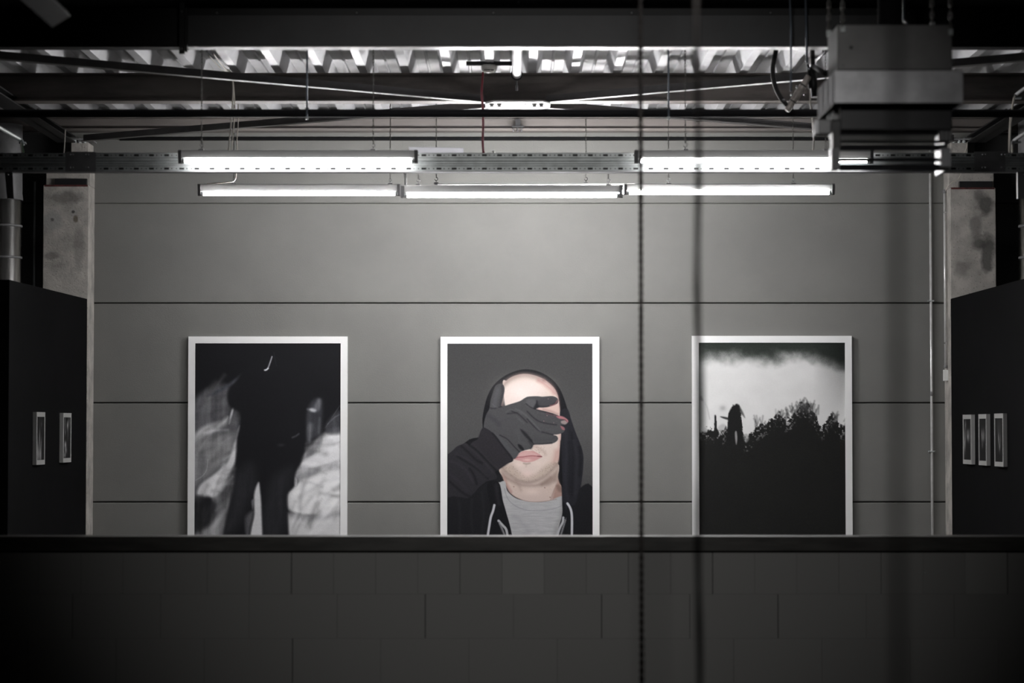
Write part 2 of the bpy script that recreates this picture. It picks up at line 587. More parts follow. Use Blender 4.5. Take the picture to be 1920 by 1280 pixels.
# ================================================================== CONCRETE COLUMNS
def column(side):
    if side < 0:
        xo, xi, Yf, ytop = XX(79, 19.72), XX(165, 19.72), 19.72, 347
        xm0, xp0 = XX(83, 19.74), XX(131, 19.74)
        label = 'raw concrete column behind the left black partition, with round filled patch marks'
    else:
        xi, xo, Yf, ytop = XX(1783, 19.70), XX(1869, 19.70), 19.70, 352
        xm0, xp0 = XX(1866, 19.74), XX(1816, 19.74)
        label = 'raw concrete column behind the right black partition, with dark damp stains'
    zt = ZZ(ytop, Yf)
    t = thing('concrete_column', label, 'column', ((xo + xi) / 2, 19.86, 0))
    cx = t.location.x
    st = []
    if side < 0:
        for (px, py, rx, ry, c, a) in [(99, 413, 13, 15, (0.36, 0.355, 0.34), 0.85), (137, 397, 5, 6, (0.38, 0.37, 0.35), 0.7),
                                       (137, 397, 2.4, 2.4, (0.04, 0.04, 0.04), 0.9), (98, 412, 2.6, 2.6, (0.10, 0.095, 0.09), 0.8), (142, 411, 3.5, 5, (0.10, 0.08, 0.05), 0.8),
                                       (122, 371, 26, 9, (0.12, 0.115, 0.105), 0.6), (97, 479, 12, 5, (0.13, 0.125, 0.115), 0.55), (148, 465, 8, 30, (0.17, 0.16, 0.15), 0.5)]:
            p = P(px, py, Yf)
            st.append((p.x - cx, p.z, rx * 1.5 * Yf / F, ry * 1.5 * Yf / F, c, a))
    else:
        for (px, py, rx, ry, c, a) in [(1848, 384, 11, 14, (0.085, 0.083, 0.078), 0.85), (1836, 368, 8, 9, (0.13, 0.125, 0.12), 0.6), (1829, 425, 9, 16, (0.13, 0.125, 0.12), 0.6),
                                       (1836, 455, 12, 10, (0.095, 0.093, 0.088), 0.8), (1851, 475, 10, 28, (0.08, 0.078, 0.073), 0.85), (1802, 505, 10, 10, (0.17, 0.16, 0.15), 0.5)]:
            p = P(px, py, Yf)
            st.append((p.x - cx, p.z, rx * 1.5 * Yf / F, ry * 1.5 * Yf / F, c, a))
    cm = concrete_mat('raw_concrete_' + ('west' if side < 0 else 'east'), st)
    a, b = sorted((xo, xi))
    MB().box(a, b, Yf, YW, 0, zt).build('shaft', cm, t, bevel=0.006)
    a, b = sorted((xm0, xi - 0.0 * side))
    MB().box(a, b, Yf + 0.05, YW, zt, ZZ(318, Yf)).build('corbel', cm, t, bevel=0.004)
    a, b = sorted((xp0, xi + 0.012 * side))
    zc = ZZ(266, Yf)
    MB().box(a, b, Yf + 0.02, YW, ZZ(318, Yf), zc).build('head_block', cm, t, bevel=0.004)
    a2, b2 = sorted((xo, xi))
    MB().box(a2 + 0.01, b2 - 0.01, Yf - 0.0015, Yf + 0.03, zt - 0.012, zt + 0.003).build('painted_edge', M['red_paint'], t)
    # dark steel shoe bolted in the recess
    mbx = MB().box(min(xi, xm0) + 0.08, max(xi, xm0) - 0.02, Yf + 0.012, Yf + 0.05, zt + 0.004, zt + 0.055)
    mbx.build('steel_shoe', M['black_steel'], t, bevel=0.003)
    MB().box(a - 0.015, b + 0.03, Yf - 0.02, YW - 0.02, zc + 0.016, zc + 0.026).build('bearing_plate', M['galv_dark'], t)
    for k in range(3):
        bx = a + 0.03 + k * (b - a - 0.06) / 2
        MB().lathe((bx, Yf + 0.02, zc), [(0.014, -0.008), (0.014, 0.016), (0.009, 0.018), (0.009, 0.036)], 8, smooth=False).build('bolt', M['galv'], t)
    return t


column(-1)
column(1)


# ================================================================== STEEL FRAME OF THE ROOF
def ibeam_x(mb, x0, x1, yc, z0, z1, w, tf=0.012, tw=0.010):
    mb.box(x0, x1, yc - w / 2, yc + w / 2, z0, z0 + tf)
    mb.box(x0, x1, yc - w / 2, yc + w / 2, z1 - tf, z1)
    mb.box(x0, x1, yc - tw / 2, yc + tw / 2, z0 + tf, z1 - tf)
    return mb


def ibeam_y(mb, y0, y1, xc, z0, z1, w, tf=0.012, tw=0.010):
    mb.box(xc - w / 2, xc + w / 2, y0, y1, z0, z0 + tf)
    mb.box(xc - w / 2, xc + w / 2, y0, y1, z1 - tf, z1)
    mb.box(xc - tw / 2, xc + tw / 2, y0, y1, z0 + tf, z1 - tf)
    return mb


def hexbolt(c, r, h, axis):
    return MB().lathe(c, [(r, 0), (r, h), (r * 0.55, h + 0.001), (r * 0.55, h * 1.7)], 6, axis=axis, smooth=False)


def ybolt(x, y, z, r, h):
    """bolt head that looks toward the camera side"""
    return MB().lathe((x, y, z), [(r * 0.55, -h * 1.6), (r * 0.55, -h), (r, -h), (r, 0)], 8, axis='y', smooth=True)


# beam over the back wall
t = thing('roof_beam', 'brownish steel beam along the top of the back wall, above the black strip', 'beam', (0, 19.8, ZZ(248, 19.7)))
z0 = ZZ(245.0, 19.66)
mb = MB()
mb.box(-6.95, 6.95, 19.72, 19.735, z0 + 0.02, DECK)
mb.box(-6.95, 6.95, 19.66, 19.72, z0, z0 + 0.02)
mb.box(-6.95, 6.95, 19.735, 19.80, z0, z0 + 0.012)
mb.box(-6.95, 6.95, 19.66, 19.80, DECK - 0.012, DECK)
mb.build('profile', M['beam_brown'], t)
gx = XX(971, 19.7)
g = MB()
g.box(gx - 0.05, gx + 0.05, 19.60, 19.72, z0 + 0.022, z0 + 0.034)
g.box(gx - 0.02, gx + 0.02, 19.62, 19.72, z0 + 0.034, z0 + 0.09)
g.build('gusset', M['black_steel'], t)
for dx in (-0.035, 0.0, 0.03):
    hexbolt((gx + dx, 19.64, z0 - 0.012), 0.010, 0.02, 'z').build('bolt', M['chrome'], t)

# middle beam carrying the deck
YM = 17.30
zm0 = EYE + 613 * 17.22 / F
t = thing('roof_beam', 'patchy grey steel beam just below the bright deck, behind the cross bracing', 'beam', (0, YM, zm0))
ibeam_x(MB(), -6.95, 6.95, YM, zm0, DECK, 0.16).build('profile', M['steel'], t, bevel=0.002)
for px in (700, 1240):
    x = XX(px, YM)
    MB().box(x - 0.06, x + 0.06, YM - 0.012, YM - 0.005, zm0 + 0.03, DECK - 0.03).build('stiffener_plate', M['steel'], t)

# near beam
YN = 14.46
zn0 = ZZ(88, 14.40)
t = thing('roof_beam', 'black steel beam across the top of the view, nearest to the camera', 'beam', (0, YN, zn0))
ibeam_x(MB(), -6.95, 6.95, YN, zn0, DECK, 0.12, 0.014).build('profile', M['black_steel'], t, bevel=0.002)
for px in (405, 668, 925, 1185, 1446, 1706):
    p = P(px, 22, 14.40)
    ybolt(p.x, YN - 0.005, p.z, 0.009, 0.012).build('bolt', M['galv_dark'], t)

# sheet fascia in front of it
fx0, fx1 = XX(345, 14.3), XX(1720, 14.3)
zf0, zf1 = ZZ(86.0, 14.28), ZZ(28, 14.28)
t = thing('fascia_channel', 'dark grey sheet channel in front of the black beam, its underside painted white as if lit', 'channel', (0, 14.34, zf0))
MB().box(fx0, fx1, 14.28, 14.398, zf0, zf1).build('channel', M['fascia'], t, bevel=0.003)
MB().box(fx0 + 0.01, fx1 - 0.01, 14.285, 14.396, zf0 - 0.006, zf0 + 0.002).build('bottom_plate', M['white'], t)  # white colour stands in for lamplight on the underside
t2 = thing('hanger_plate', 'narrow black hanger plate at the left end of the dark grey sheet channel', 'bracket', (XX(342, 14.25), 14.26, ZZ(100, 14.26)))
x = XX(340, 14.25)
MB().box(x - 0.020, x + 0.012, 14.235, 14.262, ZZ(101, 14.25), DECK).build('plate', M['black_steel'], t2, bevel=0.002)
MB().box(x + 0.014, x + 0.028, 14.24, 14.262, ZZ(97, 14.25), DECK - 0.05).build('rib', M['black_steel'], t2)
for py in (22, 92):
    ybolt(x - 0.004, 14.235, ZZ(py, 14.24), 0.008, 0.008).build('bolt', M['galv_dark'], t2)

# longitudinal beams on the columns
zl0 = ZZ(259, 19.7)
for s, xc, lab in ((-1, XX(140, 19.6, 259) - 0.075, 'dark steel beam running down the left side onto the left column'),
                   (1, XX(1815, 19.6, 259) + 0.075, 'dark steel beam running down the right side onto the right column')):
    t = thing('side_beam', lab, 'beam', (xc, 17, zl0))
    ibeam_y(MB(), 14.56, 19.64, xc, zl0, zm0 - 0.004, 0.15, 0.010).build('profile', M['black_steel'], t)
    for yb in (16.6, 18.2):
        hexbolt((xc - s * 0.05, yb, zl0 + 0.010), 0.016, 0.02, 'z').build('bolt', M['galv_dark'], t)

# X bracing below the middle beam
zc = zm0 - 0.022
YC = 17.42
ctr = Vector((XX(967, 17.3), 17.22, zc))
t = thing('cross_bracing', 'crossed steel angles meeting at a white bolted plate under the roof', 'bracing', ctr)
ends = [P(-40, 96, 15.05), P(1990, 96, 15.05), Vector((XX(150, 19.5), 19.5, zc)), Vector((XX(1795, 19.5), 19.5, zc))]
for i, e in enumerate(ends):
    e = Vector((e.x, e.y, zc))
    s = 1 if e.x > 0 else -1
    a = Vector((ctr.x + s * 0.20, ctr.y + (0.215 if e.y > ctr.y else -0.055), zc))
    d = (e - a).normalized()
    nrm = Vector((-d.y, d.x, 0))
    w, h, th = 0.030, 0.058, 0.006
    m = MB()
    # angle section: flat leg at the bottom, upright leg on the far side
    fl = 1 if nrm.y > 0 else -1
    q = nrm * fl
    for (u0, u1, z0_, z1_) in ((-w, w, 0, th), (w - th, w, th, h)):
        vs = []
        for zz in (z0_, z1_):
            for uu in (u0, u1):
                for pt in (a, e):
                    vs.append(pt + q * uu + Vector((0, 0, zz)))
        m.hexa(vs)
    m.build('brace_arm', M['brace'], t)
px0, px1 = XX(910, 17.2), XX(1032, 17.2)
pl = MB().prism_z([(px0, 17.12), (px0 + 0.06, 17.02), (px1 - 0.06, 17.02), (px1, 17.12), (px1, 17.32), (px1 - 0.06, 17.42), (px0 + 0.06, 17.42), (px0, 17.32)], zc - 0.012, zc - 0.001)
node = pl.build('node_plate', M['white'], t)
for px in (922, 936, 1002, 1015):
    bx = XX(px, 17.15)
    b_ = MB()
    b_.lathe((bx, 17.12, zc - 0.012), [(0.012, -0.022), (0.012, -0.008), (0.018, -0.008), (0.018, 0.0)], 8, smooth=False)
    b_.build('bolt', M['galv_dark'], node)
for px in (952, 985):
    bx = XX(px, 17.15)
    MB().box(bx - 0.010, bx + 0.010, 17.10, 17.16, zc - 0.0135, zc - 0.011).build('slot', M['black_steel'], node)

# round strut pipe under the deck, running down the hall
sx = XX(969, 16.9)
zs_ = EYE + 662 * 16.9 / F
t = thing('strut_pipe', 'short round pale pipe under the deck above the white bolted plate', 'pipe', (sx, 16, zs_))
MB().tube([(sx, 14.53, zs_), (sx, 16.86, zs_)], 0.034, 20).build('pipe', M['zinc_pale'], t)
MB().lathe((sx, 16.86, zs_), [(0.041, 0.0), (0.041, 0.03), (0.028, 0.07), (0.010, 0.09), (0.008, 0.22)], 20, axis='y').build('end_fitting', M['black_steel'], t)
MB().tube([(sx, 16.90, zs_ - 0.03), (sx, 16.90, zs_ - 0.075)], 0.006, 8).tube([(sx, 16.90, zs_ - 0.072), (sx, 16.90, zs_ - 0.11)], 0.009, 8).build('eye_bolt', M['galv_dark'], t)

# dark pipe hung across on threaded rods
YH = 15.0
zh = ZZ(212.5, YH)
t = thing('hanging_pipe', 'long dark horizontal pipe hung on two rods between the cross bracing and the lamps', 'pipe', (0, YH, zh))
m = MB()
m.tube([(-6.95, YH, zh), (6.95, YH, zh)], 0.0255, 24)
m.build('pipe', M['pipe_black'], t)
for px in (575, 1254):
    x = XX(px, YH)
    r_ = MB().tube([(x, YH - 0.03, zh - 0.034), (x, YH - 0.03, DECK)], 0.0058, 8).build('threaded_rod', M['blue_rod'], t)
    MB().lathe((x, YH - 0.03, zh - 0.034), [(0.011, -0.008), (0.011, 0.008)], 6, smooth=False).build('nut', M['galv'], r_)
    MB().box(x - 0.012, x + 0.012, YH - 0.036, YH + 0.024, zh + 0.024, zh + 0.030).build('clip', M['galv_dark'], r_)


# ================================================================== SLOTTED SUPPORT RAIL
YR = 15.52
PXM = F / YR


def perforated(mb, x0, x1, z0, z1, y, holes):
    """flat strip with rectangular holes: (xa, xb, za, zb) sorted by xa"""
    x = x0
    for (xa, xb, za, zb) in holes:
        if xa <= x or xb >= x1:
            continue
        mb.add([(x, y, z0), (xa, y, z0), (xa, y, z1), (x, y, z1)], [(0, 1, 2, 3)])
        mb.add([(xa, y, z0), (xb, y, z0), (xb, y, za), (xa, y, za)], [(0, 1, 2, 3)])
        mb.add([(xa, y, zb), (xb, y, zb), (xb, y, z1), (xa, y, z1)], [(0, 1, 2, 3)])
        d = 0.003
        mb.add([(xa, y, za), (xb, y, za), (xb, y, zb), (xa, y, zb), (xa, y + d, za), (xb, y + d, za), (xb, y + d, zb), (xa, y + d, zb)],
               [(0, 4, 5, 1), (1, 5, 6, 2), (2, 6, 7, 3), (3, 7, 4, 0)])
        x = xb
    mb.add([(x, y, z0), (x1, y, z0), (x1, y, z1), (x, y, z1)], [(0, 1, 2, 3)])


t = thing('slotted_rail', 'long galvanised slotted support rail crossing the whole view with the lamps hung beside it', 'rail', (0, YR, ZZ(321, YR)))
xr0, xr1 = -6.9, 6.9
mb = MB()
zA1, zA0 = ZZ(286.5, YR), ZZ(295.2, YR)
zB1, zB0 = ZZ(311.5, YR), ZZ(320.5, YR)
for (za, zb) in ((zA0, zA1), (zB0, zB1)):
    holes = []
    zc_ = (za + zb) / 2
    for i in range(-72, 73):
        cxp = 960 + 5 + i * 28.45
        xa = XX(cxp - 4.6, YR)
        xb = XX(cxp + 4.6, YR)
        holes.append((xa, xb, zc_ - 0.0066, zc_ + 0.0066))
        for d in (9.6, 18.4):
            c_ = XX(cxp + d, YR)
            holes.append((c_ - 0.0036, c_ + 0.0036, zc_ - 0.0034, zc_ + 0.0034))
    perforated(mb, xr0, xr1, za, zb, YR, holes)
# ribbed middle of the profile
zz = [zA0, zA0 - 0.002, 0, 0, 0, 0, 0, zB1 + 0.002, zB1]
pts = [(YR, zA0), (YR + 0.012, zA0 - 0.003)]
span = (zA0 - zB1)
for a, dy in ((0.16, 0.012), (0.19, 0.004), (0.36, 0.004), (0.40, 0.012), (0.46, 0.003), (0.66, 0.003), (0.70, 0.012), (0.80, 0.012), (0.84, 0.004), (0.94, 0.004)):
    pts.append((YR + dy, zA0 - span * a))
pts += [(YR + 0.012, zB1 + 0.002), (YR, zB1)]
for (a, b) in zip(pts[:-1], pts[1:]):
    mb.add([(xr0, a[0], a[1]), (xr1, a[0], a[1]), (xr1, b[0], b[1]), (xr0, b[0], b[1])], [(3, 2, 1, 0)])
# top, back and bottom returns
mb.box(xr0, xr1, YR, YR + 0.05, zA1 - 0.002, zA1)
mb.box(xr0, xr1, YR + 0.046, YR + 0.048, zB0, zA1 - 0.002, 1)
mb.box(xr0, xr1, YR + 0.048, YR + 0.05, zB0, zA1 - 0.002)
mb.box(xr0, xr1, YR + 0.014, YR + 0.016, zB0, zA1 - 0.002, 1)  # black inner sheets put the shade behind the slots into the colour
mb.build('profile', [M['galv'], M['rubber_shade']], t)
MB().box(xr0, xr1, YR - 0.002, YR + 0.085, zB0 - 0.006, zB0 - 0.001).build('bottom_flange', M['zinc_pale'], t)
for pa, pb, bx in ((121, 178, (133, 138, 161.5, 166.5)), (1829, 1887, (1841.5, 1847, 1877.5, 1883.5))):
    pa_, pb_ = XX(pa, YR), XX(pb, YR)
    cp = MB().box(pa_, pb_, YR - 0.007, YR - 0.001, ZZ(322, YR), ZZ(284.5, YR)).build('coupler_plate', M['galv_dark'], t, bevel=0.001)
    for b in bx:
        for py in (290.3, 314.2):
            p = P(b, py, YR)
            MB().lathe((p.x, YR - 0.007, p.z), [(0.0012, -0.0085), (0.0035, -0.0078), (0.0056, -0.0058), (0.0068, -0.003), (0.0070, 0)], 14, axis='y').build('bolt', M['chrome'], cp)
# sheet brackets under the rail at both ends
for (pa, pb, pc, pd) in ((6, 21, 11, 24), (1911, 1928, 1911, 1924)):
    za, zb = ZZ(321.5, YR), ZZ(372, YR)
    m = MB()
    m.hexa([(XX(pc, YR), YR + 0.004, zb), (XX(pd, YR), YR + 0.004, zb), (XX(pc, YR), YR + 0.008, zb), (XX(pd, YR), YR + 0.008, zb),
            (XX(pa, YR), YR + 0.004, za), (XX(pb, YR), YR + 0.004, za), (XX(pa, YR), YR + 0.008, za), (XX(pb, YR), YR + 0.008, za)])
    m.box(XX(pc, YR), XX(pc, YR) + 0.004, YR + 0.008, YR + 0.05, zb, za)
    br = m.build('drop_bracket', M['fascia'] if pa < 960 else M['galv_dark'], t)
    p = P(pa + 9, 327, YR)
    ybolt(p.x, YR + 0.004, p.z, 0.006, 0.006).build('bolt', M['chrome'], br)
# little fixing screws on top of the rail
for px in (755, 925, 1746):
    p = P(px, 283, YR)
    MB().lathe((p.x, YR + 0.02, zA1), [(0.004, 0), (0.004, 0.008), (0.009, 0.009), (0.009, 0.016), (0.004, 0.018)], 10).build('screw', M['white'], t)


# ================================================================== FLUORESCENT LAMPS
def luminaire(px0, px1, ytop, ytube, Y, strength, label, chains, chain_top, hook_m, tilt=0.0, body_h=None, bracket=False, group='fluorescent lamps over the back wall'):
    """batten lamp: inverted-trapezoid enamel housing, two end holders, one bare tube below"""
    x0, x1 = XX(px0, Y), XX(px1, Y)
    zt, zb = ZZ(ytop, Y), ZZ(ytube, Y)          # top of the housing, bottom of the tube
    r = 0.0135
    zh_ = zb + 2 * r + 0.004                    # underside of the housing
    t = thing('fluorescent_lamp', label, 'lamp', ((x0 + x1) / 2, Y, zb), group)
    ec = 0.022
    MB().prism_x([(Y - 0.031, zt), (Y - 0.033, zt - 0.004), (Y - 0.015, zh_), (Y + 0.015, zh_), (Y + 0.033, zt - 0.004), (Y + 0.031, zt)], x0 + ec, x1 - ec).build('housing', M['white'], t, bevel=0.002)
    for a, b in ((x0, x0 + ec), (x1 - ec, x1)):
        MB().prism_x([(Y - 0.034, zt + 0.002), (Y - 0.036, zt - 0.006), (Y - 0.019, zb - 0.002), (Y + 0.019, zb - 0.002), (Y + 0.036, zt - 0.006), (Y + 0.034, zt + 0.002)], a, b).build('end_holder', M['endcap'], t, bevel=0.002)
    if bracket:  # full-length plate added to block upward lamplight from the deck
        MB().prism_x([(Y + 0.020, zt - 0.003), (Y + 0.020, zt - 0.001), (YR + 0.012, zA1 + 0.004), (YR + 0.012, zA1 + 0.002)], x0 + 0.002, x1 - 0.002).build('light_shield', M['galv_dark'], t)
    tm = emit_mat('tube_glow', (1.0, 0.985, 0.985), strength)
    zt_ = zb + r
    MB().tube([(x0 + ec + 0.016, Y, zt_), (x1 - ec - 0.016, Y, zt_)], r, 16).build('tube', tm, t)
    for xa, xb in ((x0 + ec - 0.002, x0 + ec + 0.018), (x1 - ec - 0.018, x1 - ec + 0.002)):
        MB().tube([(xa, Y, zt_), (xb, Y, zt_)], r * 1.06, 14).build('tube_cap', M['galv'], t)
    for cp in chains:
        cx = XX(cp, Y)
        zl = zt + 0.010
        ctop = chain_top if chain_top else deckz(cx)
        c = MB().chain((cx, Y, ctop), (cx, Y, zl + 0.036), 0.020, 0.0125, 0.0019).build('suspension_chain', M['chain'], t)
        hk = MB()
        a = [Vector((cx + 0.012 * math.sin(q), Y, zl + 0.026 + 0.012 * math.cos(q))) for q in np.linspace(-0.4, 4.6, 14)]
        hk.tube(a, 0.0024, 6)
        hk.tube([(cx, Y, zl - 0.002), (cx, Y, zl + 0.016)], 0.003, 6)
        hk.build('hook', hook_m, c)
        MB().prism_x([(Y - 0.030, zt), (Y - 0.020, zt + 0.009), (Y + 0.020, zt + 0.009), (Y + 0.030, zt)], cx - 0.016, cx + 0.016).build('mounting_clip', M['galv_dark'], t)
    return t


luminaire(333, 783, 282.5, 305.5, 15.40, TUBE_FRONT, 'lit fluorescent lamp in front of the slotted rail, on the left', (376, 699), None, M['galv_dark'], bracket=True)
luminaire(1190, 1639, 282.5, 305.5, 15.40, TUBE_FRONT, 'lit fluorescent lamp in front of the slotted rail, on the right beside the heater', (1286, 1550), None, M['galv_dark'], bracket=True)
luminaire(370, 750, 346.0, 366.5, 18.30, TUBE_REAR, 'lit fluorescent lamp below the rail, left of the lower row', (437, 731), None, M['galv'])
luminaire(1170, 1566, 345.5, 364.5, 17.55, TUBE_REAR * 1.3, 'lit fluorescent lamp below the rail, right of the lower row', (1254, 1488.5), None, M['galv'])
luminaire(751, 1168, 348.0, 370.0, 15.66, TUBE_MID, 'lit fluorescent lamp below the rail, middle of the lower row, hanging lowest', (784, 1141), ZZ(322, 15.66), M['chrome'])
luminaire(815, 1196, 344.3, 363.5, 18.15, TUBE_BACK, 'fluorescent lamp hidden behind the middle lamp of the lower row, only its top edge showing', (817.5, 1099), None, M['black_steel'])

# supply conduit of the middle lamp
t = tag(MB().tube([P(759.5, 322, 15.60), P(760, 349, 15.66)], 0.0085, 10).build('cable_conduit', M['white']), 'short white vertical conduit between the rail and the lowest middle lamp', 'conduit')
# white sheet lying on the rail
a0, a1, b0, b1 = P(767, 275.5, 15.585), P(869, 277.2, 15.585), P(767, 287, 15.585), P(869, 287, 15.585)
m = MB()
m.hexa([b0, b1, b0 + Vector((0, .004, 0)), b1 + Vector((0, .004, 0)), a0, a1, a0 + Vector((0, .004, 0)), a1 + Vector((0, .004, 0))])
m.box(b0.x, b1.x, 15.545, 15.585, zA1 + 0.0003, zA1 + 0.003)
om = bpy.data.materials.new('opal_plastic')
om.use_nodes = True
_n, _l = om.node_tree.nodes, om.node_tree.links
_t = _n.new('ShaderNodeBsdfTranslucent')
_t.inputs['Color'].default_value = (0.95, 0.95, 0.98, 1)
_x = _n.new('ShaderNodeMixShader')
_x.inputs[0].default_value = 0.8
_n['Principled BSDF'].inputs['Base Color'].default_value = (0.85, 0.85, 0.87, 1)
_l.new(_n['Principled BSDF'].outputs[0], _x.inputs[1])
_l.new(_t.outputs[0], _x.inputs[2])
_l.new(_x.outputs[0], _n['Material Output'].inputs['Surface'])
tag(m.build('opal_sheet', om), 'folded white opal plastic sheet standing on the rail left of centre', 'sheet')

# ================================================================== SMOKE DETECTOR, CABLES
yd = 16.75
pd = P(917, 122, yd)
t = thing('smoke_detector', 'round cream smoke detector on a black strip under the metal deck', 'smoke detector', pd)
MB().lathe((pd.x, yd, pd.z - 0.055), [(0.020, 0), (0.040, 0.006), (0.050, 0.020), (0.053, 0.040), (0.053, 0.048), (0.045, 0.056)], 28).build('body', M['detector'], t)
MB().box(pd.x - 0.034, pd.x + 0.008, yd - 0.0555, yd - 0.040, pd.z - 0.043, pd.z - 0.039).box(pd.x + 0.012, pd.x + 0.034, yd - 0.0525, yd - 0.036, pd.z - 0.043, pd.z - 0.039).build('vent_slot', M['black_steel'], t)
t2 = thing('mounting_strip', 'flat black strip carrying the smoke detector across two deck ribs', 'bracket', (pd.x + 0.02, yd, pd.z))
xa, xb = XX(874, yd), XX(962, yd)
MB().box(xa, xb, yd - 0.03, yd + 0.03, pd.z + 0.001, pd.z + 0.022).build('strip', M['black_steel'], t2)
MB().tube(smooth_path([(pd.x - 0.022, yd - 0.045, pd.z + 0.005), (pd.x - 0.012, yd - 0.045, pd.z + 0.026), (pd.x + 0.006, yd - 0.045, pd.z + 0.024), (pd.x + 0.008, yd - 0.045, pd.z + 0.005)], 5), 0.003, 6).build('wire_loop', M['rubber_shade'], t2)
for x in (xa + 0.02, xb - 0.02):
    MB().box(x - 0.016, x + 0.016, yd - 0.02, yd + 0.02, pd.z + 0.022, DECK + 0.001).build('spacer', M['black_steel'], t2)

tag(MB().tube(smooth_path([P(905.5, 136, 16.68), P(904, 155, 16.62), P(903, 172, 16.5), P(904, 188, 16.3), P(905.5, 205, 16.1), P(906, 235, 15.9), P(905, 265, 15.7), P(906.5, 287.5, 15.55)], 6), 0.0078, 8)
    .build('red_cable', M['red_cable']), 'dark red cable hanging from the smoke detector down to the rail', 'cable')

tag(MB().tube(smooth_path([P(399, 100, 15.9), P(425, 133, 16.6), P(431, 133.5, 16.6), P(435, 142, 16.6), P(437, 165, 16.5), P(436, 195, 16.2), P(434.5, 215, 15.9), P(432, 245, 15.65), P(428.5, 284, 15.52)], 6), 0.0052, 8)
    .build('white_cable', M['cable']), 'thick cream cable drooping from the deck onto the left front lamp', 'cable')
tag(MB().tube(smooth_path([P(391, 104, 16.05), P(420, 134, 16.70), P(427, 130.5, 16.70), P(432, 137, 16.70), P(436.5, 150, 16.68), P(440, 190, 16.36), P(440, 215, 16.0), P(437.5, 245, 15.76), P(433.5, 284, 15.60)], 6), 0.0042, 8)
    .build('white_cable', M['cable']), 'cream cable close beside the thick cream one above the left front lamp', 'cable')
tag(MB().tube(smooth_path([(XX(446.5, 17.9), 17.9, DECK - 0.006), P(446.5, 189, 17.9), P(446.8, 215, 17.9), P(446, 240, 17.95), P(444, 262, 18.0), P(445, 290, 18.05), P(443, 325, 18.15), P(440, 338, 18.2), P(430, 341.5, 18.24), P(405, 343.2, 18.27), P(388, 344.0, 18.275)], 6), 0.0042, 8)
    .build('white_cable', M['cable']), 'thin beige cable running down beside a chain to the lower left lamp', 'cable')
tag(MB().tube(smooth_path([P(1520, 165, 15.2), P(1519, 190, 15.2), P(1521, 205, 15.22), P(1524, 235, 15.3), P(1526, 262, 15.38), P(1525, 281.5, 15.42)], 6), 0.0052, 8)
    .build('white_cable', M['cable']), 'cream cable hanging to the right front lamp just left of the heater', 'cable')
tag(MB().tube([P(388, 96, 15.8), P(428, 128, 16.72)], 0.008, 10).build('conduit', M['zinc_pale']), 'pale metal conduit under the deck feeding the cream cables', 'conduit')
t = thing('conduit', 'pale metal conduit under the deck beside the heater cabinet', 'conduit', P(1515, 126, 16.72))
a, b = P(1553, 93, 15.8), P(1515, 126, 16.72)
MB().tube([a, b], 0.009, 10).build('pipe', M['zinc_pale'], t)
for k in (0.25, 0.85):
    q = a.lerp(b, k)
    MB().tube([q, (q.x, q.y, deckz(q.x))], 0.005, 8).build('hanger', M['galv_dark'], t)
tag(MB().tube(smooth_path([P(122.5, 243.5, 16.2), P(121.5, 262, 16.0), P(119.8, 290, 15.59)], 6), 0.0034, 8)
    .build('white_cable', M['cable']), 'thin pale cable dropping to the rail in front of the left column head', 'cable')
tag(MB().tube(smooth_path([P(1814, 266, 19.64), P(1813, 275, 19.6), P(1808, 290, 19.6), P(1800, 330, 19.6), P(1785, 342, 19.6), P(1776, 352, 19.6), P(1773, 358, 19.63)], 6), 0.0038, 8)
    .build('white_cable', M['cable']), 'thin grey cable bending over the right column top into the short conduit', 'cable')

# side conduits with elbows
t = thing('side_conduit', 'grey conduit with an elbow and a green wire, left of the left column', 'conduit', P(40, 263, 16.2))
MB().tube(smooth_path([P(-40, 216, 15.35), P(0, 240, 15.75), P(36, 261, 16.2), P(41, 266, 16.2), P(43, 273, 16.2)], 6), 0.013, 10).build('pipe', M['galv'], t)
MB().tube([P(41, 269, 16.19), P(46, 300, 16.1)], 0.006, 8).build('wire', M['green'], t)
MB().tube([P(39, 267, 16.19), P(43, 300, 16.1)], 0.005, 8).build('cable', M['cable'], t)
MB().box(P(38, 0, 16.2).x, P(50, 0, 16.2).x, 16.19, 16.23, ZZ(270, 16.2), ZZ(266, 16.2)).build('clamp', M['chrome'], t)
t = thing('side_conduit', 'upper grey conduit with an elbow at the far right edge', 'conduit', P(1904, 178, 16.2))
MB().tube(smooth_path([P(1970, 135, 15.35), P(1925, 163, 15.85), P(1907, 176, 16.2), P(1903, 181, 16.2)], 6), 0.012, 10).build('pipe', M['galv_dark'], t)
MB().tube(smooth_path([P(1903, 180, 16.2), P(1899, 200, 16.15), P(1896, 225, 16.1), P(1894, 260, 15.9), P(1895, 290, 15.62)], 6), 0.0055, 8).build('cable', M['cable'], t)
MB().tube(smooth_path([P(1901, 181, 16.22), P(1897, 203, 16.17), P(1893.5, 228, 16.1), P(1892, 262, 15.9), P(1892, 290, 15.62)], 6), 0.0045, 8).build('cable', M['cable'], t)
MB().box(P(1902, 0, 16.2).x, P(1914, 0, 16.2).x, 16.19, 16.23, ZZ(185, 16.2), ZZ(182, 16.2)).build('clamp', M['galv'], t)
t = thing('side_conduit', 'lower grey conduit with an elbow above the rail at the far right edge', 'conduit', P(1900, 262, 16.2))
MB().tube(smooth_path([P(1970, 215, 15.35), P(1925, 247, 15.85), P(1903, 262, 16.2), P(1899, 268, 16.2), P(1898, 276, 16.2)], 6), 0.012, 10).build('pipe', M['galv_dark'], t)
MB().tube([P(1898, 270, 16.2), P(1899, 295, 16.1)], 0.006, 8).build('cable', M['cable'], t)
MB().box(P(1896, 0, 16.2).x, P(1912, 0, 16.2).x, 16.19, 16.23, ZZ(268, 16.2), ZZ(265, 16.2)).build('clamp', M['galv'], t)

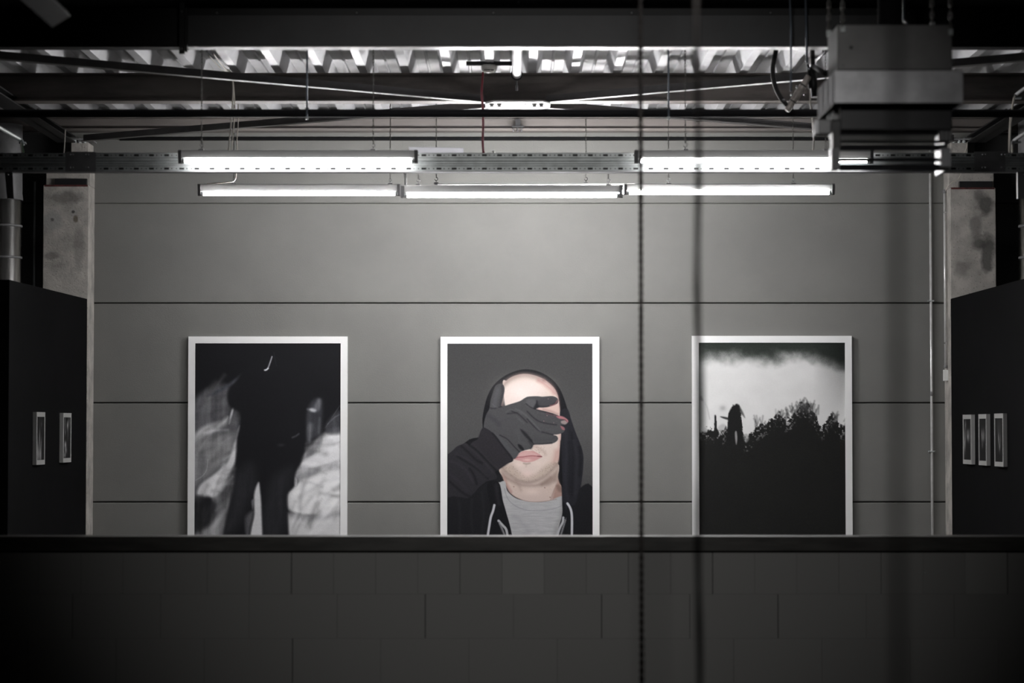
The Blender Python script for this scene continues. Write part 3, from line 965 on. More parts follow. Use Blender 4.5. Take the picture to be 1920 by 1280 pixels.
# ================================================================== WALL CONDUITS AND DUCTS
yc_ = 19.975
t = thing('wall_conduit', 'long thin bright vertical conduit on the back wall right of the right print', 'conduit', (XX(1746, yc_), yc_, 0))
x = XX(1746, yc_)
MB().tube([(x, yc_, 0.0), (x, yc_, DECK - 0.4)], 0.0105, 12).build('pipe', M['conduit'], t)
for py in (564, 846):
    z = ZZ(py, yc_)
    cl = MB().box(x - 0.028, x + 0.028, yc_ - 0.014, yc_ + 0.02, z - 0.006, z + 0.006).build('clip', M['galv'], t, bevel=0.002)
    for dx in (-0.022, 0.022):
        ybolt(x + dx, yc_ - 0.014, z, 0.004, 0.003).build('screw', M['chrome'], cl)
z = ZZ(738, yc_)
MB().tube([(x, yc_, z - 0.018), (x, yc_, z + 0.018)], 0.0125, 12).build('coupling', M['galv_dark'], t)
yk = 19.85
x = XX(1772.5, yk)
t = thing('wall_conduit', 'short bright vertical conduit beside the right column ending in a white box', 'conduit', (x, yk, ZZ(690, yk)))
MB().tube([(x, yk, ZZ(690, yk)), (x, yk, ZZ(358, yk))], 0.0095, 12).build('pipe', M['conduit'], t)
MB().lathe((x, yk, ZZ(360, yk)), [(0.010, -0.012), (0.013, -0.008), (0.013, 0.016), (0.008, 0.02)], 12).build('top_fitting', M['galv_dark'], t)
MB().lathe((x, yk, ZZ(688, yk)), [(0.012, -0.010), (0.014, -0.004), (0.014, 0.014), (0.009, 0.018)], 12).build('end_fitting', M['galv_dark'], t)
MB().box(x - 0.017, x + 0.022, yk - 0.02, yk + 0.03, ZZ(714, yk), ZZ(693, yk)).build('junction_box', M['white'], t, bevel=0.004)
for py in (398, 643):
    z = ZZ(py, yk)
    MB().box(x - 0.011, x + 0.030, yk - 0.012, yk + 0.012, z - 0.006, z + 0.006).build('clip', M['chrome'], t, bevel=0.002)
x = XX(62.5, 19.96)
tag(MB().tube([(x, 19.975, 0.0), (x, 19.975, DECK - 0.5)], 0.009, 12).build('wall_conduit', M['galv']), 'thin grey vertical conduit on the dark wall left of the left column', 'conduit')


def duct(xc, label, top_y):
    t = thing('ventilation_duct', label, 'duct', (xc, 19.5, 0))
    ztop = ZZ(top_y, 19.5)
    MB().lathe((xc, 19.5, 0), [(0.150, 0), (0.150, ztop)], 48).build('pipe', M['duct'], t)
    MB().lathe((xc, 19.5, ztop), [(0.156, -0.012), (0.156, 0.004), (0.150, 0.05), (0.151, 0.07), (0.149, 0.34), (0.149, 0.6)], 48).build('upper_pipe', M['galv_dark'], t)
    for py in (424, 483, 600):
        z = ZZ(py, 19.5)
        MB().lathe((xc, 19.5, z), [(0.1505, -0.010), (0.154, -0.006), (0.154, 0.006), (0.1505, 0.010)], 48).build('seam_ring', M['galv_dark'], t)
    return t


duct(XX(40.5, 19.5) - 0.155, 'shiny round ventilation duct at the left edge beside the left column', 373)
duct(XX(1911, 19.5) + 0.155, 'round ventilation duct at the right edge beside the right column, mostly out of view', 330)

# ================================================================== GAS AIR HEATER
hx = 11.3
A = lambda px, y=hx: XX(px, y)
t = thing('air_heater', 'square grey metal air heater hung on chains at the upper right', 'heater', (A(1680), 11.6, ZZ(320, 11.5)))
zA_, zB_ = ZZ(131, 11.5), ZZ(46, 11.5)
cab = MB().box(A(1573, 11.5), A(1789, 11.5), 11.5, 11.86, zA_, zB_).build('cabinet', M['cabinet'], t, bevel=0.004)
p = P(1596, 89, 11.5)
MB().lathe((p.x, 11.498, p.z), [(0.009, -0.001), (0.010, 0.004)], 16, axis='y').build('port', M['black_steel'], cab)
for px in (1580, 1782):
    for py in (122,):
        q = P(px, py, 11.5)
        ybolt(q.x, 11.5, q.z, 0.007, 0.004).build('screw', M['galv_dark'], cab)
zc0, zc1 = ZZ(193, hx), ZZ(132, hx)
col_ = MB()
x0, x1 = A(1567), A(1809)
col_.box(x0, x1, hx, hx + 0.006, zc0, zc1)
col_.box(x0, x0 + 0.006, hx + 0.006, 11.93, zc0, zc1)
col_.box(x1 - 0.006, x1, hx + 0.006, 11.93, zc0, zc1)
col_.box(x0, x1, 11.93, 11.936, zc0, zc1)
col_.box(x0 + 0.006, x1 - 0.006, hx + 0.006, 11.93, zc1 - 0.012, zc1 - 0.004)
collar = col_.build('collar', M['zinc_pale'], t, bevel=0.002)
for k in (11.42, 11.6, 11.78):
    MB().box(x0 - 0.006, x0, k, k + 0.03, zc0 + 0.01, zc1 - 0.01).build('fin', M['zinc_pale'], collar)
zd0 = ZZ(243, 11.45)
MB().box(A(1578, 11.45), A(1788, 11.45), 11.45, 11.88, zd0, zc1 - 0.013).build('burner_casing', M['heater_black'], t, bevel=0.004)
# outlet frame with open louvre blades
lx0, lx1 = A(1576, 11.5), A(1772, 11.5)
for i, (ya, yb) in enumerate(((239, 252), (263, 267.5), (271, 281), (295.5, 302), (307.5, 319))):
    z1_, z0_ = ZZ(ya, 11.5), ZZ(yb, 11.5)
    m = MB()
    m.hexa([(lx0, 11.52, z0_), (lx1, 11.52, z0_), (lx0, 11.526, z0_ - .001), (lx1, 11.526, z0_ - .001),
            (lx0, 11.50, z1_), (lx1, 11.50, z1_), (lx0, 11.506, z1_), (lx1, 11.506, z1_)])
    m.build('louvre_blade', M['heater_black'], t)
for (pa, pb, ya, yb, ml) in ((1563, 1577, 226, 277, 'galv_dark'), (1561, 1576, 277, 317, 'zinc_pale'), (1763, 1787, 243, 263, 'galv_dark'), (1766, 1785, 277, 312, 'zinc_pale')):
    m = MB()
    xa, xb = A(pa, 11.47), A(pb, 11.47)
    z0_, z1_ = ZZ(yb, 11.47), ZZ(ya, 11.47)
    nn = 6
    pr = []
    for k in range(nn + 1):
        pr.append((xa + (xb - xa) * k / nn, 11.47 + (0.012 if k % 2 else 0.0)))
    pr += [(xb, 11.56), (xa, 11.56)]
    m.prism_z(pr, z0_, z1_)
    m.build('outlet_side', M[ml], t)
MB().box(A(1772, 11.5), A(1780, 11.5), 11.5, 11.74, ZZ(320, 11.5), zd0).build('outlet_post', M['heater_black'], t)
MB().box(A(1533, 11.6), A(1560, 11.6), 11.60, 11.75, ZZ(250, 11.6), ZZ(224, 11.6)).build('control_box', M['galv_dark'], t, bevel=0.004)
MB().box(A(1529, 11.58), A(1537, 11.58), 11.57, 11.60, ZZ(252, 11.6), ZZ(226, 11.6)).build('box_lid', M['zinc_pale'], t, bevel=0.003)
MB().box(A(1562, 11.6), A(1578, 11.6), 11.55, 11.80, ZZ(226, 11.6), ZZ(196, 11.6)).build('side_bracket', M['galv_dark'], t)
fl = MB().lathe((A(1672, 11.7), 11.7, zB_), [(0.066, 0), (0.066, 0.02), (0.058, 0.022), (0.058, TOPN - zB_)], 24).build('flue_pipe', M['black_steel'], t)
for (px, yy, py) in ((1557, 11.86, 60), (1583, 11.49, 52), (1752, 11.86, 45), (1786, 11.49, 58)):
    top = Vector((A(px, yy), yy, TOPN))
    MB().chain(top, (A(px, yy), yy, ZZ(py, yy)), 0.030, 0.022, 0.0034).build('hanging_chain', M['chain'], t)
    MB().box(A(px, yy) - 0.010, A(px, yy) + 0.010, yy - 0.006, yy + 0.012, ZZ(py + 8, yy), ZZ(py - 3, yy)).build('lifting_lug', M['galv'], t)
tag(MB().tube([(A(1700, 11.9), 11.92, ZZ(36, 11.9)), (A(1700, 11.9), 11.92, TOPN)], 0.006, 8).tube([(A(1700, 11.9), 11.92, ZZ(36, 11.9)), (A(1700, 11.9), 11.84, ZZ(46, 11.86) + 0.002)], 0.006, 8).build('thin_rod', M['blue_rod']), 'thin blue grey rod beside the heater flue', 'rod')

# gas hose behind it
yh = 14.75
t = thing('gas_hose', 'black looped gas hose with a pale braided end, left of the heater', 'hose', P(1478, 205, yh))
MB().tube(smooth_path([P(1462, 70, yh), P(1455, 95, yh), P(1449, 130, yh), P(1453, 160, yh), P(1464, 183, yh), P(1477, 199, yh)], 8), 0.0145, 12).build('hose', M['rubber_shade'], t)
a, b = P(1475, 208, yh), P(1517, 143, yh)
pts = [a.lerp(b, k / 16) for k in range(17)]
rs = [0.020 + (0.0045 if k in (6, 7, 8, 9) else 0.0) + 0.0012 * (k % 2) for k in range(17)]
rs[0] = 0.014
MB().tube(pts, rs, 14).build('braided_end', M['braid'], t)
for k in (0.27, 0.73):
    c0, c1 = a.lerp(b, k - 0.012), a.lerp(b, k + 0.012)
    MB().tube([c0, c1], 0.025, 14).build('hose_clamp', M['rubber_shade'], t)
for (px, py) in ((1494, 163), (1484, 178), (1509, 177), (1517, 130), (1469, 188)):
    MB().lathe(P(px, py, yh - 0.02), [(0.003, -0.007), (0.008, -0.004), (0.008, 0.004), (0.003, 0.007)], 8, axis='y').build('wing_screw', M['chrome'], t)
m = MB()
m.tube([P(1524, 92, yh), P(1524, 132, yh)], [0.012, 0.016], 12)
m.tube([P(1524, 126, yh), P(1527, 182, yh)], [0.022, 0.020], 14)
m.tube([P(1524, 124, yh), P(1548, 138, yh - 0.2)], 0.016, 12)
m.tube([P(1515, 120, yh), P(1519, 166, yh)], [0.008, 0.010], 10)
m.build('valve_body', M['black_steel'], t)
q = P(1524, 92, yh)
MB().tube([q, (q.x, yh, deckz(q.x))], 0.010, 10).build('supply_pipe', M['black_steel'], t)

tag(MB().tube([P(1483, 171, 13.9), P(1483, 50, 13.9), (XX(1483, 13.9), 13.9, TOPN)], 0.0055, 8).build('thin_rod', M['blue_rod']), 'thin blue grey rod hanging by the gas hose, the longer left one', 'rod')
tag(MB().tube([P(1513, 118, 14.1), (XX(1513, 14.1), 14.1, TOPN)], 0.0065, 8).build('thin_rod', M['blue_rod']), 'thin blue grey rod hanging by the gas hose, the shorter right one', 'rod')

# ================================================================== CHAINS AND CABLE HANGING IN THE HALL
x = XX(1202, 10.4)
tag(MB().chain((x, 10.4, TOPN), (x, 10.4, 0.25), 0.0172, 0.0215, 0.0046, k=6).build('hoist_chain', M['dark_chain']), 'long dark hoist chain hanging in front of the wall right of the central print', 'chain')
x = XX(1309, 6.6)
pts = [(x + 0.0025 * math.sin(k * 0.9), 6.6, 0.2 + (TOPN - 0.2) * k / 40) for k in range(41)]
tag(MB().tube(pts, [0.0085 + 0.0012 * math.sin(k * 2.1) for k in range(41)], 10).build('hanging_rope', M['dark_chain']), 'blurred grey hanging rope before the left edge of the treeline print', 'rope')
x = XX(1686, 3.2)
tag(MB().tube([(x, 3.2, TOPN), (x - 0.002, 3.2, 2.0), (x - 0.006, 3.2, 0.2)], 0.0055, 10).build('hanging_cable', M['dark_chain']), 'very blurred dark vertical cable below the heater, nearest to the camera', 'cable')

# unlit ceiling fitting at the top left
a, b = P(98, 52, 11.0), P(133, 30, 11.0)
w = b - a
n_ = Vector((w.z, 0, -w.x)).normalized() * -0.03
m = MB()
vs = []
for dy in (0, -4.0):
    for q in (a, b, a + n_, b + n_):
        vs.append(q + Vector((0, dy, 0)))
m.add(vs, [(0, 1, 3, 2), (4, 6, 7, 5), (0, 4, 5, 1), (2, 3, 7, 6), (0, 2, 6, 4), (1, 5, 7, 3)])
t = thing('ceiling_tray', 'tilted grey metal tray under the dark ceiling in the upper left corner', 'cable tray', (a.x, 11, a.z))
m.build('tray', M['pipe_black'], t, bevel=0.003)
for yy in (10.6, 8.6):
    MB().tube([(a.x + 0.03, yy, a.z + 0.05), (a.x + 0.03, yy, TOPN)], 0.006, 8).build('hanger_rod', M['black_steel'], t)

# ================================================================== PRINTS
def lin(c):
    c = np.asarray(c, dtype=np.float64) / 255.0
    return np.where(c <= 0.04045, c / 12.92, ((c + 0.055) / 1.055) ** 2.4)


def smooth_poly(pts, n=5, closed=True):
    pts = np.asarray(pts, float)
    m = len(pts)
    out = []
    for i in range(m if closed else m - 1):
        if closed:
            p0, p1, p2, p3 = pts[i - 1], pts[i], pts[(i + 1) % m], pts[(i + 2) % m]
        else:
            p0, p1, p2, p3 = pts[max(i - 1, 0)], pts[i], pts[i + 1], pts[min(i + 2, m - 1)]
        for k in range(n):
            t = k / n
            out.append(0.5 * (2 * p1 + (p2 - p0) * t + (2 * p0 - 5 * p1 + 4 * p2 - p3) * t * t + (3 * p1 - p0 - 3 * p2 + p3) * t ** 3))
    if not closed:
        out.append(pts[-1])
    return np.array(out)


def seg_dist(X, Y, pts, closed):
    d = np.full(X.shape, 1e9)
    n = len(pts)
    for i in range(n if closed else n - 1):
        a, b = pts[i], pts[(i + 1) % n]
        e = b - a
        L = max(1e-9, e @ e)
        t = np.clip(((X - a[0]) * e[0] + (Y - a[1]) * e[1]) / L, 0, 1)
        d = np.minimum(d, (X - a[0] - t * e[0]) ** 2 + (Y - a[1] - t * e[1]) ** 2)
    return np.sqrt(d)


def inside(X, Y, pts):
    r = np.zeros(X.shape, bool)
    n = len(pts)
    for i in range(n):
        (xa, ya), (xb, yb) = pts[i], pts[(i + 1) % n]
        if ya == yb:
            continue
        c = (ya > Y) != (yb > Y)
        r ^= c & (X < (xb - xa) * (Y - ya) / (yb - ya) + xa)
    return r


class Canvas:
    """a print's picture, drawn as inks on a fine grid"""

    def __init__(self, w, h, res):
        self.w, self.h = w, h
        self.nx, self.ny = int(w * res) + 1, int(h * res) + 1
        self.X, self.Y = np.meshgrid(np.linspace(0, w, self.nx), np.linspace(0, h, self.ny))
        self.C = np.zeros((self.ny, self.nx, 3))

    def box(self, x0, y0, x1, y1):
        i0, i1 = np.searchsorted(self.Y[:, 0], (y0, y1))
        j0, j1 = np.searchsorted(self.X[0], (x0, x1))
        return slice(max(0, i0 - 1), i1 + 1), slice(max(0, j0 - 1), j1 + 1)

    def blend(self, sl, col, a):
        a = np.clip(a, 0, 1)[..., None]
        self.C[sl] = self.C[sl] * (1 - a) + np.asarray(col, float) * a

    def poly(self, pts, col, feather=0.7, alpha=1.0, smooth=True):
        p = smooth_poly(pts) if smooth else np.asarray(pts, float)
        m = feather + 1
        sl = self.box(p[:, 0].min() - m, p[:, 1].min() - m, p[:, 0].max() + m, p[:, 1].max() + m)
        X, Y = self.X[sl], self.Y[sl]
        if X.size == 0:
            return
        d = seg_dist(X, Y, p, True)
        d = np.where(inside(X, Y, p), d, -d)
        t = np.clip(d / feather * 0.5 + 0.5, 0, 1)
        self.blend(sl, col, alpha * t * t * (3 - 2 * t))

    def stroke(self, pts, w, col, feather=0.7, alpha=1.0, smooth=True):
        p = smooth_poly(pts, 5, False) if smooth and len(pts) > 2 else np.asarray(pts, float)
        m = feather + w + 1
        sl = self.box(p[:, 0].min() - m, p[:, 1].min() - m, p[:, 0].max() + m, p[:, 1].max() + m)
        X, Y = self.X[sl], self.Y[sl]
        if X.size == 0:
            return
        t = np.clip((w / 2 - seg_dist(X, Y, p, False)) / feather * 0.5 + 0.5, 0, 1)
        self.blend(sl, col, alpha * t * t * (3 - 2 * t))

    def blob(self, x, y, rx, ry, col, alpha=1.0, rot=0.0):
        r = max(rx, ry) * 2.6
        sl = self.box(x - r, y - r, x + r, y + r)
        X, Y = self.X[sl] - x, self.Y[sl] - y
        if X.size == 0:
            return
        c, s = math.cos(rot), math.sin(rot)
        u, v = (X * c + Y * s) / rx, (-X * s + Y * c) / ry
        self.blend(sl, col, alpha * np.exp(-(u * u + v * v)))

    def fbm(self, sx, sy, octaves=4, seed=0):
        """smooth value noise, sx/sy are the cell sizes of the first octave"""
        r = np.random.default_rng(seed)
        out = np.zeros(self.X.shape)
        amp, tot = 1.0, 0.0
        for o in range(octaves):
            gx, gy = self.X / sx * 2 ** o, self.Y / sy * 2 ** o
            g = r.random((int(gy.max()) + 3, int(gx.max()) + 3))
            ix, iy = gx.astype(int), gy.astype(int)
            fx, fy = gx - ix, gy - iy
            fx, fy = fx * fx * (3 - 2 * fx), fy * fy * (3 - 2 * fy)
            out += amp * ((g[iy, ix] * (1 - fx) + g[iy, ix + 1] * fx) * (1 - fy) + (g[iy + 1, ix] * (1 - fx) + g[iy + 1, ix + 1] * fx) * fy)
            tot += amp
            amp *= 0.5
        return out / tot


def picture_mesh(name, cv, origin, ux, uz, mat_, parent, dim=1.0):
    """origin: top-left corner; ux, uz: vectors across and down the whole picture"""
    nx, ny = cv.nx, cv.ny
    u = (cv.X / cv.w).ravel()[:, None]
    v = (cv.Y / cv.h).ravel()[:, None]
    co = np.array(origin)[None] + u * np.array(ux)[None] + v * np.array(uz)[None]
    co = co - np.array(parent_world(parent))[None]
    idx = np.arange(nx * ny).reshape(ny, nx)
    q = np.stack([idx[:-1, :-1], idx[1:, :-1], idx[1:, 1:], idx[:-1, 1:]], -1).reshape(-1, 4)
    me = bpy.data.meshes.new(name)
    me.vertices.add(nx * ny)
    me.vertices.foreach_set('co', co.astype(np.float32).ravel())
    me.loops.add(q.size)
    me.loops.foreach_set('vertex_index', q.astype(np.int32).ravel())
    me.polygons.add(len(q))
    me.polygons.foreach_set('loop_start', np.arange(0, q.size, 4, dtype=np.int32))
    me.update(calc_edges=True)
    a = me.color_attributes.new('ink', 'FLOAT_COLOR', 'POINT')
    buf = np.ones((nx * ny, 4), np.float32)
    buf[:, :3] = np.clip(lin(np.clip(cv.C, 0, 255)) * dim, 0, 1).reshape(-1, 3)
    a.data.foreach_set('color', buf.ravel())
    me.materials.append(mat_)
    o = bpy.data.objects.new(name, me)
    COL.objects.link(o)
    o.parent = parent
    return o


YPIC = 19.952


def big_print(px0, py0, px1, label, draw):
    """white framed print on the back wall; px/py: outer frame in the photograph"""
    p0, p1 = P(px0, py0, YPIC), P(px1, py0, YPIC)
    W = p1.x - p0.x
    H = W * 1.5
    bw = 12.8 * YPIC / F
    t = thing('framed_print', label, 'framed print', ((p0.x + p1.x) / 2, 19.97, p0.z - H / 2), 'large prints on the back wall')
    x0, x1, z1, z0 = p0.x, p1.x, p0.z, p0.z - H
    y0, y1 = YPIC, 19.999
    o = [(x0, z0), (x1, z0), (x1, z1), (x0, z1)]
    n = [(x0 + bw, z0 + bw), (x1 - bw, z0 + bw), (x1 - bw, z1 - bw), (x0 + bw, z1 - bw)]
    m = MB()
    for i in range(4):
        j = (i + 1) % 4
        m.hexa([(o[i][0], y0, o[i][1]), (o[j][0], y0, o[j][1]), (n[i][0], y0, n[i][1]), (n[j][0], y0, n[j][1]),
                (o[i][0], y1, o[i][1]), (o[j][0], y1, o[j][1]), (n[i][0], y1, n[i][1]), (n[j][0], y1, n[j][1])])
    m.build('frame', M['frame'], t)
    MB().box(x0 + bw, x1 - bw, y0 + 0.012, y1 - 0.002, z0 + bw, z1 - bw).build('backing_board', M['joint'], t)
    w, h = (W - 2 * bw) * F / YPIC, (H - 2 * bw) * F / YPIC
    cv = Canvas(w, h, 1.15)
    draw(cv)
    picture_mesh('picture', cv, (x0 + bw, y0 + 0.008, z1 - bw), (W - 2 * bw, 0, 0), (0, 0, -(H - 2 * bw)), M['print'], t, 0.97)
    return t


# ---- left: blurred dark figure between drifting white cloth
def draw_figure(cv):
    T = lambda pts: [((u - 83) / 3.2, (v - 105) / 3.2) for u, v in pts]
    cv.C[:] = (30, 30, 33)
    f1 = cv.fbm(9, 60, 4, 1)
    f2 = cv.fbm(60, 7, 4, 2)

    def cloth(pts, col, feather, alpha=1.0):
        cv.poly(T(pts), col, feather, alpha)
    # left mass of pale cloth
    cloth([(60, 520), (150, 385), (275, 360), (290, 480), (270, 560), (330, 500), (355, 580), (330, 700), (320, 830), (290, 920), (240, 1000), (200, 1030), (60, 1010)], (104, 104, 108), 9, 0.9)
    cloth([(95, 470), (140, 400), (155, 385), (120, 500), (85, 570)], (88, 88, 93), 6, 0.8)
    cloth([(160, 415), (280, 350), (370, 285), (365, 320), (280, 372), (180, 420)], (74, 76, 84), 4, 0.9)
    cloth([(85, 560), (150, 520), (240, 470), (275, 370), (278, 470), (300, 480), (270, 560), (200, 600), (100, 640)], (96, 96, 100), 7, 0.9)
    cloth([(85, 650), (140, 600), (240, 570), (282, 545), (275, 585), (230, 620), (160, 660), (85, 700)], (190, 190, 192), 5, 0.95)
    cloth([(285, 585), (300, 510), (312, 485), (318, 490), (305, 545), (295, 580)], (200, 200, 204), 2, 0.9)
    cloth([(330, 670), (340, 620), (352, 595), (352, 630), (338, 670)], (170, 170, 174), 2, 0.85)
    cloth([(85, 700), (200, 660), (310, 640), (325, 690), (300, 780), (230, 850), (150, 900), (85, 930)], (148, 148, 150), 10, 0.95)
    cloth([(85, 760), (150, 770), (160, 850), (120, 910), (85, 930)], (120, 120, 123), 8, 0.8)
    cloth([(98, 1010), (120, 950), (200, 890), (270, 830), (305, 750), (325, 690), (338, 690), (330, 800), (300, 880), (260, 960), (210, 1030), (150, 1025)], (214, 214, 216), 4, 1)
    cloth([(120, 1000), (135, 960), (190, 910), (240, 880), (250, 920), (200, 990), (160, 1015)], (226, 226, 228), 6, 0.8)
    cloth([(85, 1030), (200, 1035), (205, 1070), (160, 1120), (85, 1130)], (40, 40, 43), 7, 1)
    cloth([(200, 1040), (250, 990), (300, 900), (330, 850), (340, 920), (300, 1050), (260, 1200), (245, 1330), (180, 1330), (200, 1150)], (108, 108, 111), 9, 0.9)
    cloth([(85, 1240), (160, 1200), (240, 1120), (290, 1020), (280, 1120), (250, 1250), (230, 1420), (85, 1440)], (172, 172, 174), 8, 0.95)
    cloth([(85, 1140), (200, 1060), (190, 1160), (85, 1240)], (52, 52, 55), 8, 0.9)
    # right mass
    cloth([(720, 830), (745, 770), (800, 700), (840, 660), (880, 638), (960, 640), (960, 1110), (800, 1135), (700, 1125), (640, 1090), (635, 1010), (700, 940), (690, 900)], (205, 205, 206), 5, 1)
    cloth([(730, 790), (770, 730), (840, 665), (830, 740), (790, 780), (740, 805)], (112, 112, 116), 6, 0.9)
    cloth([(720, 828), (800, 770), (850, 740), (860, 680), (900, 650), (960, 650), (960, 790), (860, 840), (780, 850)], (218, 218, 220), 6, 1)
    cloth([(705, 900), (715, 845), (800, 850), (870, 840), (960, 815), (960, 870), (850, 860), (800, 900), (720, 930)], (160, 160, 163), 7, 0.95)
    cloth([(640, 1020), (700, 950), (800, 900), (960, 880), (960, 1080), (850, 1110), (740, 1125), (650, 1095)], (224, 224, 225), 6, 1)
    cloth([(635, 1130), (700, 1130), (800, 1140), (960, 1100), (960, 1440), (640, 1440), (632, 1220)], (205, 205, 206), 7, 1)
    cloth([(660, 1130), (800, 1140), (955, 1110), (955, 1140), (800, 1165), (700, 1160)], (165, 165, 168), 6, 0.9)
    cloth([(680, 920), (700, 860), (716, 850), (712, 900), (690, 960)], (130, 130, 133), 4, 0.8)
    cloth([(676, 945), (684, 905), (697, 930), (690, 965)], (205, 205, 208), 2, 0.9)
    rs = np.random.default_rng(17)
    for k in range(150):
        left = k % 2 == 0
        if left:
            u, v = rs.uniform(85, 340), rs.uniform(380, 1300)
            ang = rs.normal(-0.62, 0.35) if v < 1000 else rs.normal(-1.25, 0.2)
        else:
            u, v = rs.uniform(640, 960), rs.uniform(640, 1300)
            ang = rs.normal(-0.35, 0.30) if v < 1080 else rs.normal(-1.3, 0.25)
        ln = rs.uniform(90, 230)
        q = T([(u, v), (u + math.cos(ang) * ln * 0.5, v + math.sin(ang) * ln * 0.45), (u + math.cos(ang + 0.12) * ln, v + math.sin(ang + 0.12) * ln)])
        j, i = int(np.clip(q[1][0] / cv.w * cv.nx, 0, cv.nx - 1)), int(np.clip(q[1][1] / cv.h * cv.ny, 0, cv.ny - 1))
        base = cv.C[i, j].mean()
        if base < 50:
            continue
        g = float(np.clip(base * rs.choice([0.62, 0.75, 1.22, 1.4]), 40, 240))
        cv.stroke(q, rs.uniform(1.0, 6.5), (g, g, g * 1.01), rs.uniform(4, 9), rs.uniform(0.25, 0.5))
    # hand and forearm on the right
    cloth([(755, 700), (748, 590), (760, 500), (800, 440), (840, 440), (848, 500), (838, 640), (800, 670)], (66, 67, 72), 6, 0.95)
    cloth([(755, 500), (790, 490), (820, 440), (838, 450), (830, 500), (800, 520)], (120, 121, 126), 4, 0.9)
    cloth([(770, 500), (790, 495), (810, 505), (800, 517), (780, 512)], (190, 191, 195), 2.5, 0.9)
    cloth([(762, 660), (765, 590), (790, 590), (785, 640), (770, 700)], (118, 119, 123), 5, 0.8)
    cloth([(820, 640), (826, 560), (836, 560), (834, 640)], (105, 106, 110), 3, 0.7)
    cloth([(870, 600), (910, 540), (960, 515), (960, 635), (880, 640)], (82, 83, 88), 6, 0.9)
    cv.stroke(T([(868, 610), (905, 550), (955, 475)]), 0.8, (110, 111, 116), 1.2, 0.7)
    cv.stroke(T([(880, 590), (920, 550), (958, 530)]), 1.5, (140, 141, 146), 1.5, 0.6)
    # the dark figure itself
    fig = [(280, 400), (330, 330), (390, 250), (520, 190), (660, 220), (760, 330), (790, 420), (750, 480), (745, 620), (742, 740), (715, 820), (685, 890), (678, 960), (640, 1010), (640, 1120), (640, 1440), (487, 1440), (484, 1100), (478, 1000), (466, 940), (440, 1010),
           (425, 1060), (405, 1120), (385, 1200), (385, 1440), (240, 1440), (270, 1180), (310, 1000), (330, 860), (335, 690), (355, 590), (350, 520), (290, 480)]
    cv.poly(T(fig), (31, 31, 34), 4, 1)
    cloth([(300, 1060), (330, 900), (420, 830), (440, 960), (400, 1080), (340, 1200), (260, 1250)], (66, 66, 70), 16, 0.6)
    cloth([(520, 1000), (560, 900), (660, 850), (660, 950), (600, 1040), (540, 1060)], (58, 58, 62), 14, 0.55)
    cloth([(500, 1080), (620, 1030), (635, 1150), (600, 1260), (500, 1260)], (62, 62, 66), 14, 0.5)
    cloth([(400, 1440), (420, 1230), (440, 1130), (440, 1010), (466, 938), (476, 990), (484, 1100), (487, 1440)], (208, 208, 210), 3, 1)
    cloth([(388, 1200), (392, 1140), (428, 1110), (436, 1130), (420, 1200), (400, 1290)], (112, 112, 116), 5, 0.9)
    cloth([(424, 1050), (440, 1040), (436, 1080), (430, 1100)], (150, 150, 154), 2.5, 0.8)
    cv.stroke(T([(505, 266), (520, 252), (532, 222), (544, 185)]), 1.6, (225, 226, 232), 1.6, 0.95)
    cv.stroke(T([(500, 266), (512, 264), (522, 255)]), 2.2, (235, 236, 242), 1.4, 0.95)
    cv.stroke(T([(555, 160), (562, 200), (570, 240)]), 0.9, (52, 53, 58), 1.2, 0.8)
    cv.stroke(T([(668, 670), (690, 660), (706, 648)]), 2.2, (92, 93, 98), 2.5, 0.8)
    cv.blob(*T([(600, 715)])[0], 6, 3, (58, 58, 62), 0.8)
    cv.stroke(T([(90, 925), (130, 900), (155, 860), (162, 800)]), 0.9, (190, 190, 193), 1, 0.7)
    cv.C = np.where(cv.C > 150, 150 + (cv.C - 150) * 1.3, cv.C)
    # streaks of movement
    L = cv.C.mean(-1)
    k = np.clip((L - 36) / 60, 0, 1)
    cv.C += ((f1 - 0.5) * 60 * k * (L < 200))[..., None] + ((f2 - 0.5) * 16 * k)[..., None]
    cv.C += (np.random.default_rng(3).normal(0, 3, L.shape) * (0.3 + k))[..., None]


